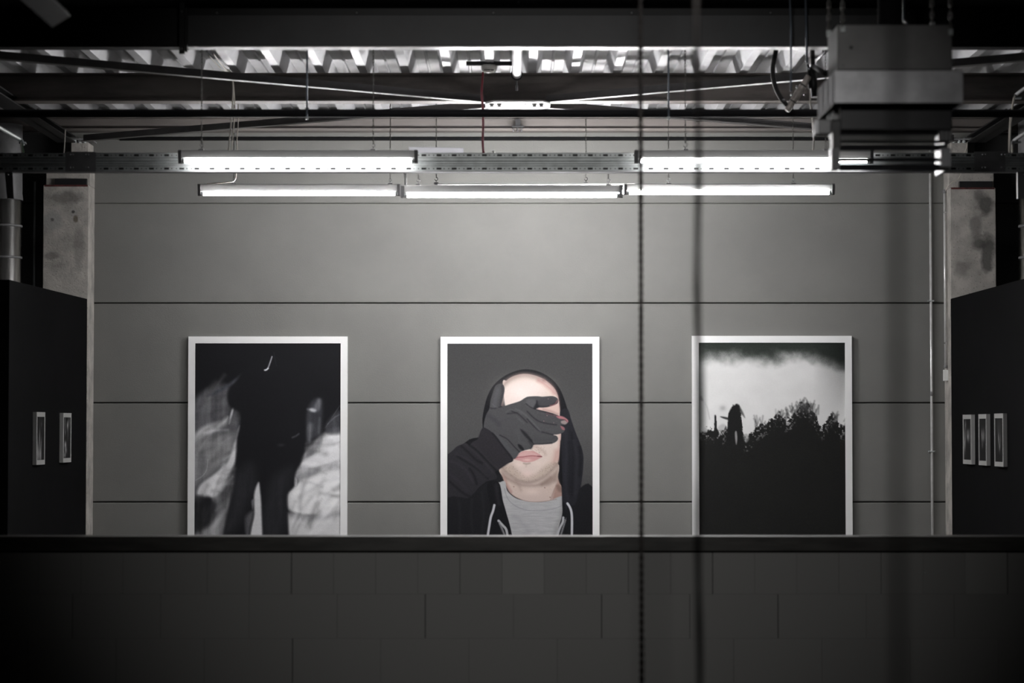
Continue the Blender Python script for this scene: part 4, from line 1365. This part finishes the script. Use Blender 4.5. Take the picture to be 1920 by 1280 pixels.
# ---- middle: hooded man covering his eyes with a gloved hand
def draw_portrait(cv):
    X0, Y0 = 838.6, 643.8
    A1 = lambda pts: [(810 + u / 3.2 - X0, 610 + v / 3.2 - Y0) for u, v in pts]
    A2 = lambda pts: [(890 + u / 9.143 - X0, 680 + v / 9.143 - Y0) for u, v in pts]
    A3 = lambda pts: [(890 + u / 9.143 - X0, 800 + v / 9.143 - Y0) for u, v in pts]
    A4 = lambda pts: [(830 + u / 5.689 - X0, 780 + v / 5.689 - Y0) for u, v in pts]
    A5 = lambda pts: [(940 + u / 10.667 - X0, 900 + v / 10.667 - Y0) for u, v in pts]
    t = cv.Y / cv.h
    g = 58 + 20 * np.exp(-((t - 0.42) / 0.3) ** 2)
    cv.C[:] = np.stack([g, g, g * 1.005], -1)
    black, cl = (26, 26, 29), (44, 43, 47)
    # hood and jacket
    cv.poly(A1([(296, 660), (302, 560), (316, 480), (336, 415), (368, 360), (420, 312), (480, 280), (545, 263), (610, 267), (670, 289), (725, 327), (765, 377), (790, 432), (812, 500), (840, 585), (866, 655), (890, 715), (906, 780), (903, 870), (890, 975), (930, 985), (970, 1002), (985, 1480), (60, 1480), (60, 900), (200, 700)]), black, 0.8)
    cv.poly(A1([(80, 1000), (210, 1020), (330, 940), (420, 900), (440, 1100), (500, 1480), (80, 1480)]), (31, 31, 34), 2)
    for p in ([(240, 1040), (235, 1140), (245, 1255)], [(300, 1000), (310, 1120), (300, 1255)], [(160, 1050), (170, 1150), (165, 1255)]):
        cv.stroke(A1(p), 3, (41, 41, 45), 4, 0.7)
    # neck
    cv.poly(A3([(440, 700), (480, 860), (520, 960), (560, 1050), (610, 1130), (700, 1200), (850, 1262), (1000, 1285), (1200, 1275), (1400, 1240), (1510, 1195), (1505, 1040), (1450, 960), (1425, 850), (1412, 620), (900, 600)]), (196, 178, 170), 0.9)
    cv.poly(A3([(460, 760), (560, 840), (700, 930), (860, 985), (1050, 985), (1200, 910), (1400, 740), (1415, 640), (1420, 900), (1330, 960), (1250, 1000), (1120, 1010), (960, 1020), (760, 1000), (600, 930), (500, 880)]), (150, 132, 124), 5, 0.85)
    cv.poly(A3([(480, 820), (520, 960), (560, 1060), (620, 1140), (640, 1100), (580, 1000), (530, 880)]), (172, 138, 132), 3, 0.8)
    cv.poly(A3([(1330, 1250), (1360, 1100), (1410, 960), (1430, 900), (1460, 970), (1500, 1040), (1500, 1190), (1400, 1235)]), (158, 128, 118), 3, 0.85)
    cv.poly(A3([(1395, 1000), (1440, 990), (1500, 1040), (1500, 1110), (1430, 1100)]), (112, 92, 86), 3, 0.6)
    cv.stroke(A3([(1300, 1250), (1340, 1130), (1400, 1000)]), 1.2, (142, 116, 106), 2, 0.7)
    cv.blob(*A3([(980, 1110)])[0], 16, 7, (216, 198, 190), 0.8)
    cv.stroke(A3([(1150, 980), (1210, 940), (1300, 870)]), 4, (128, 112, 104), 5, 0.55)
    cv.stroke(A3([(700, 920), (760, 1000), (790, 1080)]), 3, (158, 138, 130), 5, 0.6)
    # face
    face = A2([(480, 400), (550, 300), (640, 238), (760, 198), (860, 188), (960, 198), (1080, 232), (1190, 282), (1290, 355), (1370, 440), (1420, 540), (1442, 640), (1452, 760), (1458, 900), (1470, 1100)]) + \
        A3([(1478, 130), (1470, 250), (1455, 400), (1442, 520), (1412, 640), (1335, 740), (1225, 840), (1100, 908), (960, 946), (860, 946), (740, 916), (620, 842), (520, 772), (455, 690), (440, 560), (600, 300)])
    cv.poly(face, (212, 196, 188), 0.8)
    cv.blob(*A2([(800, 520)])[0], 34, 22, (236, 224, 219), 0.95)
    cv.blob(*A2([(1000, 400)])[0], 26, 14, (230, 216, 211), 0.8)
    cv.blob(*A2([(620, 640)])[0], 16, 14, (230, 214, 208), 0.7)
    # shaved hairline and reddish temple
    cv.stroke(A2([(490, 400), (560, 310), (650, 252), (760, 212), (860, 200), (960, 212), (1070, 244), (1180, 292)]), 5, (136, 116, 110), 6, 0.75)
    cv.stroke(A2([(560, 330), (660, 275), (760, 240), (880, 230), (1000, 250), (1100, 285)]), 4, (164, 146, 138), 8, 0.6)
    cv.stroke(A2([(1090, 300), (1180, 350), (1260, 410), (1320, 460), (1360, 520)]), 4, (178, 126, 122), 6, 0.75)
    cv.stroke(A2([(1180, 290), (1290, 365), (1370, 450), (1415, 550), (1435, 640), (1445, 800)]), 3, (142, 108, 104), 4, 0.7)
    cv.poly(A2([(1060, 740), (1400, 660), (1445, 700), (1450, 900), (1300, 870), (1060, 820)]), (206, 178, 170), 2, 0.9)
    cv.stroke(A2([(1180, 800), (1300, 830), (1420, 880)]), 3, (140, 112, 106), 4, 0.6)
    cv.stroke(A2([(500, 480), (478, 600), (460, 740)]), 2, (196, 160, 150), 3, 0.6)
    # cheek, jaw shade and stubble
    cv.stroke(A3([(1470, 140), (1460, 300), (1445, 450), (1430, 560)]), 6, (186, 150, 142), 5, 0.7)
    cv.stroke(A3([(1400, 420), (1380, 520), (1360, 600)]), 7, (172, 126, 118), 8, 0.6)
    cv.stroke(A3([(1300, 360), (1290, 480), (1280, 600)]), 3, (204, 186, 176), 8, 0.5)
    cv.stroke(A3([(480, 700), (540, 770), (640, 840), (740, 905), (860, 938), (960, 938), (1090, 900), (1215, 830), (1320, 735), (1400, 640)]), 3, (112, 97, 90), 5, 0.75)
    jaw = A3([(470, 690), (560, 640), (660, 640), (760, 760), (900, 820), (1060, 790), (1180, 680), (1300, 620), (1420, 600), (1400, 660), (1320, 745), (1210, 838), (1090, 900), (960, 935), (860, 935), (740, 905), (620, 835), (520, 765)])
    cv.poly(jaw, (170, 152, 140), 6, 0.6)
    r = np.random.default_rng(5)
    for p in r.random((260, 2)):
        u, v = 480 + p[0] * 930, 560 + p[1] * 380
        q = A3([(u, v)])[0]
        if inside(np.array([[q[0]]]), np.array([[q[1]]]), np.array(jaw))[0, 0]:
            cv.blob(q[0], q[1], 0.55, 0.55, (96, 82, 74), 0.5)
    for p in r.random((60, 2)):
        q = A3([(980 + p[0] * 240, 330 + p[1] * 140)])[0]
        cv.blob(q[0], q[1], 0.5, 0.5, (110, 92, 84), 0.4)
    cv.stroke(A3([(1010, 330), (1100, 370), (1190, 430), (1210, 470)]), 4, (172, 150, 140), 5, 0.6)
    cv.blob(*A3([(900, 800)])[0], 11, 8, (222, 200, 194), 0.8)
    cv.blob(*A3([(760, 640)])[0], 10, 5, (226, 208, 200), 0.7)
    cv.blob(*A3([(1080, 620)])[0], 10, 6, (222, 204, 196), 0.6)
    cv.stroke(A3([(840, 622), (890, 632), (945, 620)]), 1.6, (140, 122, 112), 2.4, 0.8)
    cv.stroke(A3([(880, 650), (880, 680)]), 1.5, (170, 150, 142), 2.4, 0.5)
    # mouth
    cv.poly(A3([(665, 545), (720, 490), (800, 430), (870, 408), (930, 414), (1000, 412), (1070, 445), (1150, 505), (1090, 550), (1010, 585), (930, 602), (850, 602), (760, 575), (700, 560)]), (194, 148, 147), 1.2)
    cv.poly(A3([(740, 500), (810, 440), (880, 420), (960, 424), (1040, 450), (1100, 490), (960, 488), (850, 500)]), (206, 168, 165), 2, 0.8)
    cv.blob(*A3([(900, 565)])[0], 8, 2.4, (222, 188, 184), 0.8)
    cv.stroke(A3([(670, 545), (740, 518), (830, 512), (900, 500), (980, 494), (1060, 500), (1145, 506)]), 0.9, (126, 62, 68), 1.2, 0.95)
    cv.stroke(A3([(1080, 500), (1150, 507)]), 1.2, (96, 52, 56), 1.4, 0.9)
    cv.stroke(A3([(845, 392), (890, 402), (940, 392)]), 0.7, (230, 220, 214), 0.9, 0.9)
    for u, v in ((670, 1022), (1200, 1040), (1290, 1202)):
        cv.blob(*A3([(u, v)])[0], 0.9, 0.9, (96, 66, 62), 0.9)
    # T-shirt
    cv.poly(A1([(396, 950), (410, 938), (438, 934), (452, 990), (500, 1032), (560, 1050), (620, 1057), (700, 1050), (782, 1022), (788, 1080), (776, 1150), (750, 1260), (740, 1480), (490, 1480), (478, 1260), (440, 1110), (420, 1040)]), (172, 172, 174), 0.9)
    sh = cv.fbm(16, 2.2, 3, 9)
    m = cv.C.mean(-1)
    msk = (np.abs(m - 173) < 3) & (cv.Y > 280)
    cv.C += (msk * (sh - 0.5) * 26)[..., None]
    cv.stroke(A5([(60, 160), (110, 330), (200, 450), (350, 545), (500, 590), (640, 602), (800, 600), (1000, 575), (1150, 530), (1220, 490)]), 0.9, (132, 132, 135), 1.2, 0.8)
    cv.stroke(A5([(1230, 420), (1190, 700), (1120, 900), (1060, 1100)]), 5, (132, 132, 130), 7, 0.6)
    cv.stroke(A5([(240, 700), (420, 850), (560, 1050)]), 5, (150, 150, 153), 9, 0.6)
    cv.stroke(A3([(540, 960), (570, 1060), (620, 1130), (700, 1195), (850, 1258), (1000, 1280), (1200, 1270), (1400, 1235)]), 0.8, (140, 118, 108), 1.2, 0.7)
    # right half of the hood, hanging forward
    cv.poly(A1([(768, 520), (776, 620), (772, 700), (766, 760), (764, 880), (776, 960), (782, 1080), (800, 1120), (860, 1070), (890, 975), (905, 860), (906, 775), (888, 712), (860, 640), (836, 570), (812, 500)]), (37, 37, 42), 1.2)
    cv.poly(A1([(770, 690), (766, 900), (782, 965), (776, 800)]), (23, 23, 26), 1.5)
    for p, c in (([(800, 620), (806, 760), (800, 900), (812, 1040)], (46, 46, 52)), ([(836, 640), (846, 760), (842, 900), (838, 1020)], (26, 26, 30)), ([(850, 690), (870, 790), (866, 920), (858, 1020)], (45, 45, 50)), ([(822, 700), (826, 850), (822, 1000)], (29, 29, 33)), ([(884, 730), (892, 800), (884, 900)], (26, 26, 29))):
        cv.stroke(A1(p), 4, c, 4.5, 0.75)
    cv.poly(A1([(860, 1070), (890, 972), (965, 995), (975, 1480), (800, 1480), (800, 1120)]), (29, 29, 32), 1.5)
    cv.poly(A1([(782, 1060), (800, 1110), (800, 1480), (742, 1480), (752, 1260), (780, 1140)]), (26, 26, 29), 1)
    cv.poly(A1([(330, 950), (400, 940), (425, 1050), (442, 1110), (480, 1260), (500, 1480), (330, 1480), (350, 1120)]), (25, 25, 28), 1)
    cv.stroke(A1([(385, 960), (392, 1020), (402, 1070)]), 7, (42, 41, 45), 4, 0.8)
    # gloved hand
    hand = A2([(250, 780), (270, 640), (300, 540), (330, 450), (355, 395), (400, 362), (450, 355), (490, 378), (512, 440), (500, 540), (478, 640), (460, 742), (620, 702), (770, 655), (850, 606), (915, 578), (1060, 570), (1160, 578), (1240, 572), (1330, 568), (1400, 592), (1432, 640), (1410, 700), (1290, 745), (1180, 765), (1075, 768), (1062, 800), (1200, 826), (1350, 868), (1450, 906), (1540, 930), (1590, 975), (1598, 1020), (1550, 1062), (1470, 1060), (1530, 1100), (1545, 1145), (1510, 1195), (1420, 1225), (1340, 1232)]) + \
        A3([(1400, 152), (1428, 200), (1400, 248), (1320, 284), (1150, 297), (1020, 302), (965, 370), (850, 402), (760, 444), (660, 548), (430, 400), (240, 120), (160, 30)]) + A2([(165, 1000), (200, 880)])
    cv.poly(hand, (73, 73, 75), 0.7)
    # palm light and finger forms
    cv.poly(A2([(350, 480), (400, 430), (430, 480), (400, 600), (370, 740), (300, 760), (310, 620)]), (84, 84, 87), 4, 0.8)
    cv.stroke(A2([(470, 400), (480, 500), (450, 640), (440, 740)]), 2.6, (48, 48, 52), 3, 0.7)
    cv.stroke(A2([(260, 770), (330, 780), (400, 765), (460, 748)]), 1.3, (38, 38, 42), 1.8, 0.8)
    cv.stroke(A2([(300, 700), (345, 745), (400, 770)]), 1.4, (96, 96, 98), 1.8, 0.6)
    cv.poly(A2([(870, 700), (920, 620), (1040, 640), (1060, 690), (1020, 770), (930, 760)]), (86, 86, 88), 3, 0.85)
    cv.poly(A2([(1060, 640), (1110, 690), (1100, 760), (1030, 790), (1010, 770), (1050, 690)]), (34, 34, 38), 2, 0.9)
    cv.poly(A2([(1080, 660), (1200, 600), (1340, 590), (1400, 620), (1390, 680), (1280, 720), (1120, 740)]), (66, 66, 69), 2.5, 0.9)
    cv.stroke(A2([(1110, 740), (1230, 745), (1330, 715), (1400, 680)]), 1.8, (38, 37, 40), 2.4, 0.8)
    cv.stroke(A2([(880, 700), (960, 760), (1070, 800), (1200, 840), (1340, 880)]), 1.5, (36, 36, 40), 2, 0.85)
    cv.stroke(A2([(900, 830), (1000, 930), (1100, 1000), (1250, 1040), (1400, 1060)]), 1.7, (37, 37, 41), 2, 0.85)
    cv.stroke(A2([(900, 960), (990, 1060), (1100, 1160), (1220, 1200), (1340, 1230)]), 1.7, (37, 37, 41), 2, 0.85)
    cv.stroke(A2([(700, 790), (820, 850), (940, 960), (1060, 1090), (1130, 1170)]), 2.0, (92, 92, 94), 2.6, 0.75)
    cv.stroke(A2([(640, 830), (740, 870), (830, 950), (900, 1020)]), 1.6, (34, 34, 38), 2.2, 0.8)
    cv.stroke(A2([(560, 870), (660, 860), (740, 850)]), 1.6, (40, 40, 44), 2, 0.8)
    cv.stroke(A2([(540, 840), (620, 800), (720, 830), (800, 870)]), 1.8, (88, 88, 90), 2.4, 0.6)
    cv.stroke(A2([(1060, 850), (1160, 890), (1260, 930), (1380, 960)]), 3.4, (74, 73, 76), 4, 0.7)
    cv.stroke(A2([(1120, 1070), (1220, 1120), (1340, 1140), (1450, 1130)]), 3.4, (76, 75, 78), 4, 0.7)
    cv.stroke(A2([(720, 920), (780, 980), (840, 1030)]), 2.2, (84, 84, 86), 2.8, 0.7)
    cv.stroke(A3([(720, 80), (760, 180), (780, 260), (900, 300)]), 4, (80, 80, 82), 5, 0.6)
    cv.stroke(A3([(790, 30), (870, 110), (960, 200), (1000, 260)]), 1.7, (94, 94, 96), 2, 0.8)
    cv.poly(A3([(780, 30), (860, 80), (960, 190), (990, 230), (1000, 290), (900, 200), (820, 110)]), (32, 32, 35), 2, 0.85)
    cv.stroke(A3([(1050, 220), (1180, 230), (1300, 210), (1390, 190)]), 5, (66, 66, 69), 5, 0.6)
    cv.stroke(A3([(1010, 296), (1150, 290), (1320, 276)]), 1.8, (36, 35, 38), 2, 0.8)
    cv.stroke(A3([(930, 250), (985, 320), (960, 370)]), 2.2, (38, 38, 41), 2.6, 0.7)
    cv.poly(A3([(740, 300), (790, 310), (840, 370), (830, 400), (770, 370)]), (26, 26, 29), 1.8, 0.9)
    cv.poly(A3([(320, 100), (440, 170), (560, 290), (660, 400), (760, 440), (665, 540), (560, 420), (430, 240)]), (76, 77, 80), 2.5, 0.9)
    cv.stroke(A3([(430, 140), (560, 210), (680, 340), (770, 430)]), 1.3, (33, 33, 36), 1.6, 0.85)
    cv.stroke(A2([(420, 1010), (540, 960), (640, 940)]), 3, (70, 70, 73), 4, 0.5)
    cv.stroke(A2([(220, 900), (320, 960), (420, 1060)]), 5, (54, 55, 60), 6, 0.5)
    # worn red finger tips
    cv.poly(A2([(1400, 910), (1500, 915), (1590, 970), (1600, 1010), (1570, 1015), (1530, 970), (1440, 950)]), (184, 118, 124), 1.6, 0.85)
    cv.poly(A2([(1480, 1000), (1540, 985), (1585, 1020), (1550, 1050), (1490, 1035)]), (160, 146, 142), 1.4, 0.8)
    cv.stroke(A2([(1500, 975), (1545, 970), (1580, 1005)]), 0.8, (60, 40, 44), 1, 0.8)
    cv.poly(A2([(1470, 1080), (1530, 1105), (1540, 1145), (1500, 1140)]), (168, 104, 110), 1.6, 0.75)
    cv.stroke(A2([(1290, 730), (1370, 710), (1420, 640)]), 1.2, (176, 104, 110), 1.6, 0.7)
    cv.stroke(A2([(1230, 860), (1330, 890), (1430, 915)]), 1.2, (120, 74, 80), 2, 0.6)
    for u, v in ((1260, 616), (1240, 900), (1355, 1026), (1185, 996), (1420, 888)):
        cv.blob(*A2([(u, v)])[0], 0.6, 0.6, (190, 150, 152), 0.9)
    # sleeve and cuff
    cv.poly(A4([(20, 420), (60, 400), (105, 365), (150, 322), (200, 300), (240, 285), (265, 295), (285, 308), (330, 266), (370, 246), (395, 190), (425, 122), (470, 132), (520, 165), (570, 210), (650, 320), (752, 460), (690, 505), (620, 552), (592, 575), (560, 590), (580, 640), (560, 672), (480, 690), (400, 745), (330, 822), (270, 870), (200, 862), (120, 850), (20, 830)]), cl, 0.8)
    cv.poly(A4([(300, 300), (370, 250), (420, 150), (520, 190), (640, 330), (735, 455), (600, 560), (560, 520), (450, 380)]), (46, 44, 48), 3, 0.8)
    for p, w, c in (([(285, 310), (360, 360), (430, 430), (500, 500), (570, 575)], 3, (24, 24, 27)), ([(330, 300), (430, 400), (520, 500), (590, 560)], 2.4, (52, 50, 54)), ([(200, 320), (280, 390), (350, 460), (420, 500)], 3.2, (27, 26, 29)),
                    ([(240, 300), (330, 370), (430, 470), (540, 600)], 2.4, (53, 51, 55)), ([(160, 430), (260, 490), (340, 540), (420, 600), (480, 660)], 3.2, (26, 26, 29)), ([(140, 400), (250, 450), (360, 530), (470, 640)], 2.4, (51, 49, 54)),
                    ([(290, 560), (330, 620), (365, 720)], 3.4, (26, 25, 29)), ([(60, 480), (170, 510), (260, 590), (320, 700)], 4, (50, 48, 53)), ([(70, 690), (160, 770), (240, 830), (290, 850)], 3.4, (27, 26, 30)), ([(80, 620), (180, 700), (270, 790)], 4, (48, 46, 51)),
                    ([(530, 180), (640, 320), (745, 458)], 1.6, (28, 28, 31))):
        cv.stroke(A4(p), w, c, 3, 0.8)
    # drawstrings and zip
    cv.stroke(A1([(374, 1076), (366, 1110), (352, 1150), (342, 1210), (334, 1262), (326, 1330)]), 4.4, (196, 196, 202), 1.0)
    cv.stroke(A1([(812, 1066), (826, 1088), (836, 1120), (839, 1170), (838, 1262), (838, 1340)]), 4.4, (196, 196, 202), 1.0)
    cv.stroke(A4([(596, 1112), (640, 1160), (675, 1200), (690, 1262), (705, 1330)]), 4.6, (176, 176, 180), 1.0)
    cv.stroke(A4([(600, 1130), (636, 1190), (658, 1262), (668, 1330)]), 1.6, (84, 84, 88), 1.0)
    cv.stroke(A5([(1236, 740), (1225, 830), (1180, 920), (1145, 1010), (1120, 1110), (1100, 1200)]), 4.2, (176, 176, 180), 1.0)
    cv.stroke(A5([(1290, 750), (1265, 850), (1225, 960), (1195, 1060), (1180, 1150)]), 1.8, (90, 90, 94), 1.0)
    for k in range(13):
        f = k / 12
        u, v = 1275 - 85 * f, 790 + 300 * f
        cv.stroke(A5([(u - 16, v - 6), (u + 16, v + 6)]), 0.8, (200, 200, 204), 0.6, 0.8, smooth=False)
        q = A4([(606 + 52 * f, 1140 + 120 * f)])[0]
        cv.stroke([(q[0] - 1.5, q[1] + 0.5), (q[0] + 1.5, q[1] - 0.5)], 0.8, (200, 200, 204), 0.6, 0.8, smooth=False)
    cv.C += np.random.default_rng(8).normal(0, 2.2, cv.C.shape[:2])[..., None]


# ---- right: pale sky over a black treeline
def draw_trees(cv):
    X0, Y0 = 1310.0, 642.0
    U, V = (cv.X + X0 - 1280) * 3.2, (cv.Y + Y0 - 610) * 3.2
    n1, n2, n3 = cv.fbm(40, 30, 4, 21), cv.fbm(9, 9, 4, 22), cv.fbm(3.5, 3.5, 3, 23)
    sky = 238 - 14 * n1
    top = np.clip((V - 85 - 110 * cv.fbm(45, 40, 4, 24) + 20 * n2 - 60 * np.clip((U - 800) / 170, 0, 1)) / 120, 0, 1)
    side = np.clip((U - 96) / 60, 0, 1) ** 0.6 * np.clip(1.05 - ((U - 760) / 330) ** 2 * np.clip((330 - V) / 260, 0, 1) * (U > 760), 0, 1)
    k = np.clip(top, 0, 1)
    k = k * k * (3 - 2 * k) * (0.25 + 0.75 * side)
    dark = np.stack([54 + 14 * n1, 60 + 14 * n1, 56 + 14 * n1], -1) * 0.8
    cv.C[:] = dark * (1 - k[..., None]) + np.stack([sky, sky, sky * 0.998], -1) * k[..., None]
    cv.C *= (1 - 0.34 * np.clip((U - 780) / 200, 0, 1) * np.clip((560 - V) / 300, 0, 1))[..., None]
    # ground and trees: outline height per column, broken up by noise
    hx = [60, 100, 130, 160, 185, 190, 200, 205, 240, 265, 272, 285, 300, 318, 340, 352, 362, 380, 400, 430, 440, 470, 500, 530, 560, 575, 600, 620, 650, 690, 700, 715, 735, 745, 770, 790, 810, 830, 845, 870, 890, 920, 940, 975, 1040]
    hv = [640, 640, 632, 612, 628, 545, 545, 622, 632, 600, 540, 500, 480, 472, 488, 560, 660, 690, 660, 640, 600, 585, 585, 562, 540, 528, 540, 560, 548, 505, 470, 462, 500, 462, 500, 540, 570, 605, 600, 560, 530, 560, 605, 600, 600]
    hgt = np.interp(U, hx, hv) + (n2 - 0.5) * 46 + (n3 - 0.5) * 46
    a = np.clip((V - hgt) / 14 + 0.5, 0, 1)
    holes = np.clip((n3 - 0.57) * 9, 0, 1) * np.clip(1 - (V - hgt) / 85, 0, 1)
    a = a * (1 - 0.8 * holes)
    g = np.stack([33 + 3 * n1, 33 + 3 * n1, 33 + 2 * n1], -1)
    cv.C[:] = cv.C * (1 - a[..., None]) + g * a[..., None]
    T = lambda pts: [(1280 + u / 3.2 - X0, 610 + v / 3.2 - Y0) for u, v in pts]
    # standing shape at the left, with light showing between its legs
    cv.poly(T([(268, 640), (272, 560), (284, 505), (306, 482), (324, 470), (340, 486), (346, 540), (350, 620), (356, 700), (330, 700), (300, 690), (262, 690)]), (33, 33, 33), 2.2)
    cv.poly(T([(225, 545), (270, 552), (276, 566), (240, 556)]), (40, 40, 40), 1.6, 0.9)
    cv.poly(T([(335, 480), (356, 510), (372, 552), (360, 540), (344, 520)]), (66, 66, 66), 2, 0.8)
    cv.poly(T([(312, 640), (322, 636), (326, 680), (320, 714), (314, 690)]), (170, 170, 170), 1.4, 0.85)
    cv.poly(T([(210, 610), (240, 590), (262, 610), (250, 640), (222, 636)]), (160, 160, 160), 3, 0.5)
    cv.poly(T([(108, 620), (130, 610), (150, 630), (126, 642)]), (170, 170, 170), 2, 0.8)
    cv.poly(T([(362, 660), (384, 650), (396, 680), (376, 702)]), (150, 150, 150), 2, 0.7)
    cv.blob(*T([(240, 495)])[0], 6, 5, (176, 176, 176), 0.7)
    cv.stroke(T([(98, 425), (120, 450), (145, 490), (160, 560)]), 1.4, (176, 176, 176), 2.4, 0.7)
    cv.poly(T([(96, 425), (112, 424), (120, 450), (100, 445)]), (90, 90, 92), 2.4, 0.7)
    cv.stroke(T([(194, 540), (196, 620)]), 2.6, (42, 42, 42), 1.6, 0.95)
    r = np.random.default_rng(31)
    for cx_, cy_, n_ in ((712, 470, 26), (748, 470, 24), (655, 495, 18), (580, 525, 14), (895, 540, 16), (465, 570, 12), (780, 520, 10), (970, 560, 6)):
        for _ in range(n_):
            a_ = r.uniform(-0.7, 0.7)
            l_ = r.uniform(18, 55)
            x_, y_ = cx_ + r.uniform(-34, 34), cy_ + r.uniform(10, 60)
            cv.stroke(T([(x_, y_), (x_ + math.sin(a_) * l_, y_ - math.cos(a_) * l_)]), r.uniform(0.9, 2.2), (70, 70, 70), 2.6, r.uniform(0.3, 0.65), smooth=False)
    L = cv.C.mean(-1)
    cv.C += (np.random.default_rng(4).normal(0, 1, L.shape) * (1.2 + 5 * np.exp(-((L - 120) / 60) ** 2)))[..., None]


big_print(353.2, 630.6, 651.6, 'white framed print of a blurred dark figure among white cloth, left on the back wall', draw_figure)
big_print(826.0, 631.2, 1123.6, 'white framed portrait of a hooded man covering his eyes with a black gloved hand', draw_portrait)
big_print(1297.4, 629.4, 1597.0, 'white framed print of pale sky over a black treeline, right on the back wall', draw_trees)


# ---- small framed prints on the black partitions
def small_print(side, p_near_wall, p_near_front, p_far, ytn, ybn, label, draw, seed):
    far, near = (L_FAR, L_NEAR) if side < 0 else (R_FAR, R_NEAR)
    d = (near - far).normalized()                 # along the partition toward the camera
    nrm = Vector((-d.y, d.x, 0)) * (1 if (-d.y * -side) > 0 else -1)
    if nrm.x * -side < 0:
        nrm = -nrm

    def hit(px, off):
        u = (px - 960) / F
        o = far + nrm * off
        # the frame rows lie close to the horizon, so x = u * y there
        k = (u * o.y - o.x) / (d.x - u * d.y)
        return o + d * k
    th = 0.030
    a = hit(p_near_wall, 0.0)
    an = (a - far).length
    q = hit(p_far, th)
    bn = (q - nrm * th - far).length
    zt, zb = P(p_near_wall, ytn, a.y).z, P(p_near_wall, ybn, a.y).z
    t = thing('small_framed_print', label, 'framed print', (far + d * ((an + bn) / 2) + nrm * th / 2 + Vector((0, 0, (zt + zb) / 2))), 'small prints on the left partition' if side < 0 else 'small prints on the right partition')

    def pt(s, off, z):
        v = far + d * s + nrm * off
        return Vector((v.x, v.y, z))
    W, H = abs(an - bn), zt - zb
    bs, bt = W * 0.075, H * 0.088                 # narrow side and tall top borders
    s0, s1 = bn, an
    m = MB()
    o = [(s0, zb), (s1, zb), (s1, zt), (s0, zt)]
    n = [(s0 + bs, zb + bt), (s1 - bs, zb + bt), (s1 - bs, zt - bt), (s0 + bs, zt - bt)]
    for i in range(4):
        j = (i + 1) % 4
        m.hexa([pt(o[i][0], th, o[i][1]), pt(o[j][0], th, o[j][1]), pt(n[i][0], th, n[i][1]), pt(n[j][0], th, n[j][1]),
                pt(o[i][0], 0.001, o[i][1]), pt(o[j][0], 0.001, o[j][1]), pt(n[i][0], 0.001, n[i][1]), pt(n[j][0], 0.001, n[j][1])])
    m.build('frame', M['small_frame'], t)
    cv = Canvas(60, 80, 1.2)
    cv.C[:] = (38, 38, 38)
    draw(cv)
    sl = s1 - bs if side < 0 else s0 + bs         # the picture's left edge seen from the hall
    sr = s0 + bs if side < 0 else s1 - bs
    org = pt(sl, th - 0.004, zt - bt)
    picture_mesh('picture', cv, org, pt(sr, th - 0.004, zt - bt) - org, (0, 0, -(H - 2 * bt)), M['print'], t, 0.8)
    return t


def soft(cv, items):
    for x, y, rx, ry, g, rot in items:
        cv.blob(x, y, rx, ry, (g, g, g), 0.9, rot)


small_print(-1, 61.8, 68.3, 85.2, 772.2, 871.3, 'small framed print of pale upward streaks on the left black partition, nearer the left edge',
            lambda c: soft(c, [(24, 42, 4, 20, 170, 0), (10, 60, 5, 20, 140, -0.1), (38, 50, 4, 12, 120, 0.2), (40, 14, 5, 5, 90, 0), (20, 70, 16, 14, 150, 0), (34, 70, 4, 16, 190, 0), (8, 70, 5, 12, 150, 0)]), 1)
small_print(-1, 112.0, 118.4, 134.4, 773.9, 867.0, 'small framed print of scattered bright patches on the left black partition, beside the column',
            lambda c: soft(c, [(36, 16, 6, 8, 210, 0), (14, 12, 5, 16, 130, 0), (48, 10, 6, 14, 110, 0.3), (18, 54, 8, 7, 215, 0), (22, 64, 9, 7, 170, 0.2), (14, 74, 5, 6, 200, 0), (40, 32, 5, 14, 90, 0), (18, 30, 4, 6, 130, 0)]), 2)
small_print(1, 1827.7, 1821.4, 1804.6, 777.0, 870.4, 'leftmost of three small framed prints on the right partition, pale face shape in it',
            lambda c: soft(c, [(6, 46, 9, 22, 165, 0.2), (14, 12, 5, 10, 140, 0), (34, 34, 9, 9, 190, 0), (32, 26, 10, 5, 120, 0), (44, 34, 6, 12, 110, 0.2), (20, 22, 4, 6, 60, 0), (4, 30, 5, 10, 120, 0)]), 3)
small_print(1, 1856.3, 1850.0, 1834.0, 776.0, 872.6, 'middle of three small framed prints on the right partition, two pale upright marks',
            lambda c: soft(c, [(22, 32, 5, 12, 190, 0), (38, 32, 4, 11, 190, 0), (30, 36, 10, 6, 120, 0), (24, 50, 5, 6, 110, 0)]), 4)
small_print(1, 1888.0, 1881.4, 1863.6, 774.8, 874.9, 'rightmost of three small framed prints on the right partition, faint pale trails',
            lambda c: soft(c, [(30, 16, 16, 18, 64, 0), (26, 38, 4, 12, 175, -0.1), (40, 40, 3, 12, 120, 0.15), (32, 52, 5, 8, 150, 0), (14, 34, 3, 20, 66, 0)]), 5)
